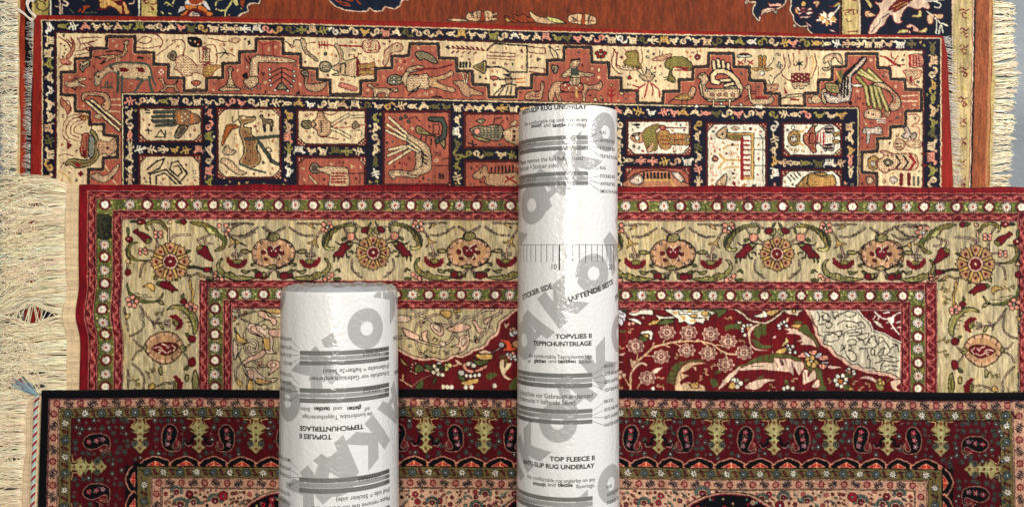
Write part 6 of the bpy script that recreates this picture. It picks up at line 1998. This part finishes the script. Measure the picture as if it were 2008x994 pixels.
def put_text(parent, roll, text, px, py, cap, align='r', bold=False, inv=False, ang=0., width=None, sq=.92, name=None):
    "px, py: where the right (or left) end of the base line stands; cap: capital height in photo pixels"
    V, Fc = glyphs(text, bold); h = cap*roll.k/.73; w = V[:, 0].max()-V[:, 0].min()
    sx = h*sq
    if width: sx = width*roll.k/w
    P = (V-[V[:, 0].min(), 0])*[sx, h]
    if align == 'r': P[:, 0] -= P[:, 0].max()
    elif align == 'c': P[:, 0] -= P[:, 0].max()/2
    if inv: P = -P
    c, s_ = math.cos(ang), math.sin(ang)
    u, t = roll.sheet(px, py)
    Q = np.stack([u+P[:, 0]*c-P[:, 1]*s_, t+P[:, 0]*s_+P[:, 1]*c], 1)
    bm = bmesh.new(); vs = [bm.verts.new((q[0], q[1], 0)) for q in Q]
    for f in Fc:
        try: bm.faces.new([vs[i] for i in f])
        except ValueError: pass
    finish(bm, roll, .00034, 'printed_heading' if bold else 'printed_line', parent, inkk if bold else inks)
def put_poly(bm, pts):
    vs = [bm.verts.new((p[0], p[1], 0)) for p in pts]
    f = bm.faces.new(vs); f.normal_update(); bmesh.ops.triangulate(bm, faces=[f])
def put_bar(name, parent, mat, roll, x0, x1, y0, y1, tilt=.0):
    xm = (x0+x1)/2; u0, _ = roll.sheet(x0, y0); u1, _ = roll.sheet(x1, y0); _, ta = roll.sheet(x1, y0); _, tb = roll.sheet(x1, y1)
    bm = bmesh.new(); n = 24; us = np.linspace(u0, u1, n); d = (us-us[-1])*tilt
    put_poly(bm, [(u, ta+e) for u, e in zip(us, d)]+[(u, tb+e) for u, e in zip(us[::-1], d[::-1])])
    finish(bm, roll, .00022, name, parent, mat)
LETTER = dict(A=[[(0, 0), (.30, 0), (.38, .24), (.44, .24), (.40, .10), (.62, .10), (.58, .24), (.62, .24), (.70, 0), (1.0, 0), (.68, 1), (.32, 1)], [(.5, .70), (.43, .36), (.57, .36)]],
              K=[[(0, 0), (.32, 0), (.32, .34), (.60, 0), (1.04, 0), (.60, .50), (1.02, 1), (.60, 1), (.32, .64), (.32, 1), (0, 1)]])
LETTER['A'][0] = [(0, 0), (.30, 0), (.36, .20), (.64, .20), (.70, 0), (1.0, 0), (.68, 1), (.32, 1)]
def put_letter(bm, roll, ch, px, py, size, ang, uv=None):
    u, t = uv if uv else roll.sheet(px, py)
    S = size*roll.k; c, s_ = math.cos(ang), math.sin(ang)
    def M(p): x, y = (p[0]-.5)*S, (p[1]-.5)*S; return (u+x*c-y*s_, t+x*s_+y*c)
    if ch == 'O':
        n = 40
        for i in range(n):
            a, b = 2*math.pi*i/n, 2*math.pi*(i+1)/n
            q = [(u+r*S*math.cos(x), t+r*S*math.sin(x)) for r, x in ((.52, a), (.52, b), (.18, b), (.18, a))]
            bm.faces.new([bm.verts.new((*p, 0)) for p in q])
    else:
        o = LETTER[ch]
        if len(o) == 1:
            put_poly(bm, [M(p) for p in o[0]])
        else:      # counter joined to the outline by a slit
            p, h = o; i = 7
            ring = p[:i]+[p[i-0]]; hole = h[::-1]
            P = p+[p[0]]
            # left and right halves around the hole
            L = [p[7], p[0], p[1], p[2], h[1], h[0], (.5, 1)]
            R = [(.5, 1), h[0], h[2], p[3], p[4], p[5], p[6]]
            Md = [p[2], p[3], h[2], h[1]]
            for q in (L, R, Md): put_poly(bm, [M(x) for x in q])
def put_ako(parent, roll, px, py, size, ang, adv, inv=False, uv=None, letters='AKO'):
    "the diagonal wordmark, given where its O stands"
    u, t = uv if uv else roll.sheet(px, py); d = adv*roll.k; a = ang+(math.pi if inv else 0)
    for ch, n in (('O', 0), ('K', 1), ('A', 2)):
        if ch in letters:
            bm = bmesh.new(); put_letter(bm, roll, ch, 0, 0, size, a, (u-n*d*math.cos(a), t-n*d*math.sin(a)))
            finish(bm, roll, .00010+.00004*n, 'printed_logo_letter', parent, inkg)

def body(roll, name, parent, mat, bulge):
    nt_, nr = 110, 120
    ts = np.concatenate([[roll.T0+.0], np.linspace(roll.T0-.0015, roll.T1, nt_-1)])
    th = np.linspace(0, 2*math.pi, nr, endpoint=False)
    rng = np.random.default_rng(3); V = []
    for i, t in enumerate(ts):
        r = roll.R(t)
        w = roll.wv(th, t)
        rr = r*w*(1 if i else .985)
        V.append(np.stack([roll.X+rr*np.sin(th), np.full(nr, t), roll.base+r+rr*np.cos(th)], -1))
    r1 = roll.R(roll.T1)
    for f, dy in ((.97, -.001), (.6, -.0012), (.2, -.001), (.195, .05)):
        V.append(np.stack([roll.X+r1*f*np.sin(th), np.full(nr, roll.T1+dy), roll.base+r1+r1*f*np.cos(th)], -1))
    V = np.array(V); idx = np.arange(len(V)*nr).reshape(len(V), nr)
    a, b = idx[:-1], idx[1:]
    Q = np.stack([a, b, np.roll(b, -1, 1), np.roll(a, -1, 1)], -1).reshape(-1, 4)
    return link(name, mesh_np(name, V.reshape(-1, 3), Q), parent, [mat])
def end_cap(roll, name, parent, mat, bulge, seed):
    "wound layers at the end, under puckered clear film when it is wrapped over"
    rng = np.random.default_rng(seed); nr, n = 120, 26; th = np.linspace(0, 2*math.pi, nr, endpoint=False)
    fr = np.linspace(1.0, .16, n); V = []; r = roll.r0
    wr = vnoise(n, nr+8, 2.2, 3.5, rng)+.7*vnoise(n, nr+8, 1.2, 1.7, rng); wr = wr[:, :nr]; bl = np.linspace(0, 1, 12); wr[:, -12:] = wr[:, -12:]*(1-bl)+wr[:, :1]*bl
    for i, f in enumerate(fr):
        if bulge: y = roll.T0+bulge*math.sin(min((1-f)/.12, 1)*math.pi/2)+.0042*wr[i]*(1-f > .02)
        else: y = np.full(nr, roll.T0-.0006-.0012*(i % 2))
        rr = r*f*.986
        V.append(np.stack([roll.X+rr*np.sin(th), y+0*th, roll.base+r+rr*np.cos(th)], -1))
    V.append(np.stack([roll.X+r*.16*np.sin(th), np.full(nr, roll.T0-.08), roll.base+r+r*.16*np.cos(th)], -1))
    V = np.array(V); idx = np.arange(len(V)*nr).reshape(len(V), nr); a, b = idx[:-1], idx[1:]
    Q = np.stack([a, np.roll(a, -1, 1), np.roll(b, -1, 1), b], -1).reshape(-1, 4)
    return link(name, mesh_np(name, V.reshape(-1, 3), Q), parent, [mat])

GR = 'rolls of anti-slip rug underlay'
# ---- the tall roll on the right
rt = Roll(1113.5, 205, 1080, .0692, .0724, LV['D']+.0006)
tt = thing('underlay_roll', 'taller, narrower white roll of printed rug underlay with ruler scale, right of the other', 'roll', (0, 0, 0), GR)
body(rt, 'film_wrap', tt, film, 0); end_cap(rt, 'wound_end', tt, foam, 0, 4)
A40 = math.radians(40)
put_ako(tt, rt, 1190, 259, 75, A40, 86); put_ako(tt, rt, 1041, 402, 75, A40, 86); put_ako(tt, rt, 1165, 536, 75, A40, 86)
put_ako(tt, rt, 1093, 828, 75, A40, 86); put_ako(tt, rt, 1197, 947, 75, A40, 86)
put_ako(tt, rt, 0, 0, 75, A40, 86, uv=(rt.sheet(1182, 712)[0]+66*rt.k, rt.sheet(1182, 712)[1]+55*rt.k))
put_ako(tt, rt, 0, 0, 75, A40, 86, uv=(rt.sheet(1203, 490)[0]+132*rt.k, rt.sheet(1203, 490)[1]+110*rt.k))
put_ako(tt, rt, 0, 0, 75, A40, 86, uv=(-112*rt.k, rt.sheet(1113, 672)[1]), letters='O')
TIL = math.tan(math.radians(.9))
bars = [(265.5, 273.5, 'd'), (275, 283.5, 'm'), (286, 294, 'd'), (336, 344, 'd'), (345.5, 353.5, 'm'), (355, 363, 'd'), (730, 738.5, 'd'), (740, 748, 'm'), (750, 758.5, 'd'), (800, 808, 'd'), (809.5, 818, 'm'), (821, 829, 'd'), (970.5, 979, 'd'), (980.5, 989.5, 'm'), (991, 999, 'd')]
for y0, y1, k in bars: put_bar('printed_bar', tt, inkd if k == 'd' else inkm, rt, 1002, 1154 if y0 < 500 else 1161, y0, y1, TIL)
T1 = math.radians(.9)
def tx(s, x, y, c, **k): put_text(tt, rt, s, x, y, c, ang=k.pop('ang', T1), **k)
tx('ANTI-SLIP RUG UNDERLAY', 1152, 213.5, 9.5, bold=True, width=158); tx('ANTI-SLIP RUG UNDERLAY', 1183, 208.5, 9.5, bold=True, width=158)
tx('STICKIER SIDE', 1084, 565, 10.5, bold=True, ang=math.radians(18), width=84); tx('HAFTENDE SEITE', 1109, 594, 10.5, bold=True, align='l', ang=math.radians(17.5), width=122)
tx('STICKIER SIDE', 1207, 590, 10.5, bold=True, align='l', ang=math.radians(18))
tx('TOPVLIES II', 1160, 662, 9, bold=True, width=73); tx('TEPPICHUNTERLAGE', 1160, 676.5, 9, bold=True, width=123)
tx('TOP FLEECE II', 1165, 900, 9, bold=True, width=90); tx('ANTI-SLIP RUG UNDERLAY', 1165, 915, 9, bold=True, width=160)
tx('textile', 1109.5, 248, 8, bold=True, width=27.5); tx('smooth', 1061, 248, 8, bold=True, width=27)
tx('glatten', 1071, 711, 8, bold=True, width=28); tx('textilen', 1129, 711, 8, bold=True, width=35)
tx('textile', 1123, 952.5, 8, bold=True, width=29); tx('smooth', 1071, 952.5, 8, bold=True, width=30)
u10, tru = rt.sheet(1097, 480); u20 = rt.sheet(1204, 480)[0]; st = (u20-u10)/10
for i in (0, 10): bm = bmesh.new(); put_poly(bm, [(u10+i*st-.0009, tru), (u10+i*st+.0009, tru), (u10+i*st+.0009, tru-50*rt.k), (u10+i*st-.0009, tru-50*rt.k)]); finish(bm, rt, .00034, 'ruler_long_mark', tt, inkk)
tx('the comfortable rug underlay on any', 1153, 238, 8, width=146); tx('and', 1079, 248, 8, width=15); tx('floorings.', 1153, 248, 8, width=40)
tx('Please remove the foil before use!', 1144, 314, 9.5, width=158); tx('(Foil side = Stickier side)', 1095, 328, 9.5, width=112)
tx('die komfortable Teppichunterlage', 1161, 701, 8, width=137); tx('auf', 1041.5, 711, 8, width=10); tx('und', 1091, 711, 8, width=15.5); tx('Böden.', 1161, 711, 8, width=27.5)
tx('Schutzfolie vor Gebrauch entfernen!', 1162, 779, 10, width=172); tx('(Folienseite = haftende Seite)', 1128, 793, 10, width=138)
tx('the comfortable rug underlay on any', 1166, 941, 8, width=146); tx('and', 1090, 952.5, 8, width=16); tx('floorings.', 1165, 952.5, 8, width=38)
for s, y in (('RUG', 262), ('ANTISLIP SIDE', 278), ('STICKIER SIDE', 293), ('TEXTILE FLOORING', 309), ('RUG', 332), ('STICKIER SIDE', 348), ('ANTISLIP SIDE', 363), ('SMOOTH FLOORING', 378),
             ('BRÜCKE', 721), ('SEITE ANTIRUTSCH', 737), ('SEITE HAFTEND', 752), ('TEXTILER BODEN', 768), ('BRÜCKE', 790), ('SEITE HAFTEND', 806), ('SEITE ANTIRUTSCH', 821), ('HARTER BODEN', 836), ('RUG', 957), ('ANTISLIP SIDE', 972), ('STICKIER SIDE', 988)):
    tx(s, 1178 if y < 500 else 1184 if y < 850 else 1188, y, 6.8, align='l')
for s, y in (('TOP FLEECE II', 283), ('TOP FLEECE II', 353), ('TOPVLIES II', 747), ('TOPVLIES II', 817), ('TOP FLEECE II', 989)): tx('AKO '+s, 1049, y, 6.2)
for s, y in (('TEXTILE FLOORING', 293), ('SMOOTH FLOORING', 362), ('TEXTILER BODEN', 757.5), ('HARTER BODEN', 828)): tx(s, 1047, y, 6.2)
bm = bmesh.new(); tx('10', 1092, 528, 11, ang=0); tx('20', 1201, 528, 11, ang=0)
for i in range(-8, 14):
    if i not in (0, 10): u = u10+i*st; put_poly(bm, [(u-.0004, tru), (u+.0004, tru), (u+.0004, tru-34*rt.k), (u-.0004, tru-34*rt.k)])
put_poly(bm, [(-.12, tru+.0005), (.12, tru+.0005), (.12, tru), (-.12, tru)])
finish(bm, rt, .00034, 'ruler_scale', tt, inks)
def lead(x0, y0, x1, y1, roll=rt):
    a = np.array(roll.sheet(x0, y0)); b = np.array(roll.sheet(x1, y1)); d = (b-a); nn = np.array([-d[1], d[0]])/np.linalg.norm(d)*.00022
    bm = bmesh.new(); put_poly(bm, [a+nn, b+nn, b-nn, a-nn]); finish(bm, roll, .00034, 'leader_line', tt if roll is rt else tl, inks)
for y0, l in ((270, 259), (279, 275), (284, 290), (290, 306), (340, 329), (349, 345), (353, 360), (359, 375)): lead(1155, y0, 1177, l)
for y0, l in ((734, 718), (743, 734), (747, 750), (754, 765), (804, 787), (813, 803), (817, 818), (825, 833)): lead(1162, y0, 1183, l)

# ---- the short roll on the left, lying the other way round
rl = Roll(666, 573, 1080, .0800, .0826, LV['D']+.0006)
tl = thing('underlay_roll', 'shorter, wider white roll of printed rug underlay with upside down lettering, left of the other', 'roll', (0, 0, 0), GR)
body(rl, 'film_wrap', tl, film, 0); end_cap(rl, 'puckered_end_film', tl, edgem, .007, 5)
put_ako(tl, rl, 720, 644, 78, A40, 92, True); put_ako(tl, rl, 563, 786, 78, A40, 92, True, letters='OK'); bm = bmesh.new(); put_poly(bm, [rl.sheet(*p) for p in ((629, 667), (652, 652), (663, 680), (636, 681))]); finish(bm, rl, .00018, 'printed_logo_letter', tl, inkg); put_ako(tl, rl, 659, 932, 78, A40, 92, True)
put_ako(tl, rl, 0, 0, 78, A40, 92, True, uv=(rl.sheet(600, 965)[0]-70*rl.k, rl.sheet(600, 965)[1]-59*rl.k))
put_ako(tl, rl, 0, 0, 78, A40, 92, True, uv=(-150*rl.k, rl.sheet(666, 575)[1]), letters='O')
TIL2 = math.tan(math.radians(.8))
bars = [(679.5, 688, 'd'), (689.5, 697, 'm'), (698.5, 706.5, 'd'), (750, 758.5, 'd'), (760, 767.5, 'm'), (769, 777.5, 'd'), (918, 926.5, 'd'), (928, 936, 'm'), (938, 947, 'd'), (989, 997, 'd'), (999, 1008, 'm')]
for y0, y1, k in bars: put_bar('printed_bar', tl, inkd if k == 'd' else inkm, rl, 587.5, 763, y0-1, y1-1, TIL2)
T2 = math.radians(.8)
def ty(s, x, y, c, **k): put_text(tl, rl, s, x, y, c, inv=True, ang=k.pop('ang', T2), **k)
ty('TEPPICHUNTERLAGE', 588, 834, 9.5, bold=True, width=131); ty('TOPVLIES II', 588, 849.5, 9.5, bold=True, width=68)
ty('glatten', 681, 797.5, 8.6, bold=True, width=28); ty('textilen', 616, 797.5, 8.6, bold=True, width=32)
for y in (688.5, 759.5, 927.5): ty('AKO', 763, y+1, 6.8, bold=True, align='l', width=15)
ty('(Folienseite = haftende Seite)', 763, 713, 9.5, align='l', width=148); ty('Schutzfolie vor Gebrauch entfernen!', 763, 727, 9.5, align='l', width=178)
ty('auf', 725, 797.5, 8.6, align='l', width=12); ty('und', 654, 797.5, 8.6, width=16); ty('Böden.', 588, 797.5, 8.6, width=24); ty('die komfortable Teppichunterlage', 730, 807, 8.6, align='l', width=144)
ty('(Foil side = Stickier side)', 763, 954, 9.5, align='l', width=122); ty('Please remove the foil before use!', 763, 970, 9.5, align='l', width=170)
for s, y in (('HARTER BODEN', 680), ('BRÜCKE', 699), ('TEXTILER BODEN', 751), ('BRÜCKE', 770), ('SMOOTH FLOORING', 919), ('RUG', 939), ('TEXTILE FLOORING', 990)): ty(s, 762, y, 6.6, align='l')
for s, y in (('TOPVLIES II', 689.5), ('TOPVLIES II', 760.5), ('TOP FLEECE II', 928.5), ('TOP FLEECE II', 1000)): ty(s, 746, y, 6.6, align='l')
for s, y in (('HARTER BODEN', 662), ('SEITE ANTIRUTSCH', 679), ('SEITE HAFTEND', 694), ('BRÜCKE', 710), ('TEXTILER BODEN', 732), ('SEITE HAFTEND', 748), ('SEITE ANTIRUTSCH', 763), ('BRÜCKE', 781), ('SMOOTH FLOORING', 899), ('ANTISLIP SIDE', 916), ('STICKIER SIDE', 931), ('RUG', 946), ('TEXTILE FLOORING', 965), ('STICKIER SIDE', 982)):
    ty(s, 571, y, 7, align='l')
ty('SMOOTH FLOORING', 771, 660, 9); ty('TEXTILE FLOORING', 773, 727, 9)
for y0, l in ((684, 667), (691, 683), (696, 697), (702, 713), (754, 736), (762, 752), (766, 767), (773, 785), (922, 903), (930, 920), (934, 935), (942, 950)): lead(587, y0, 571, l, rl)
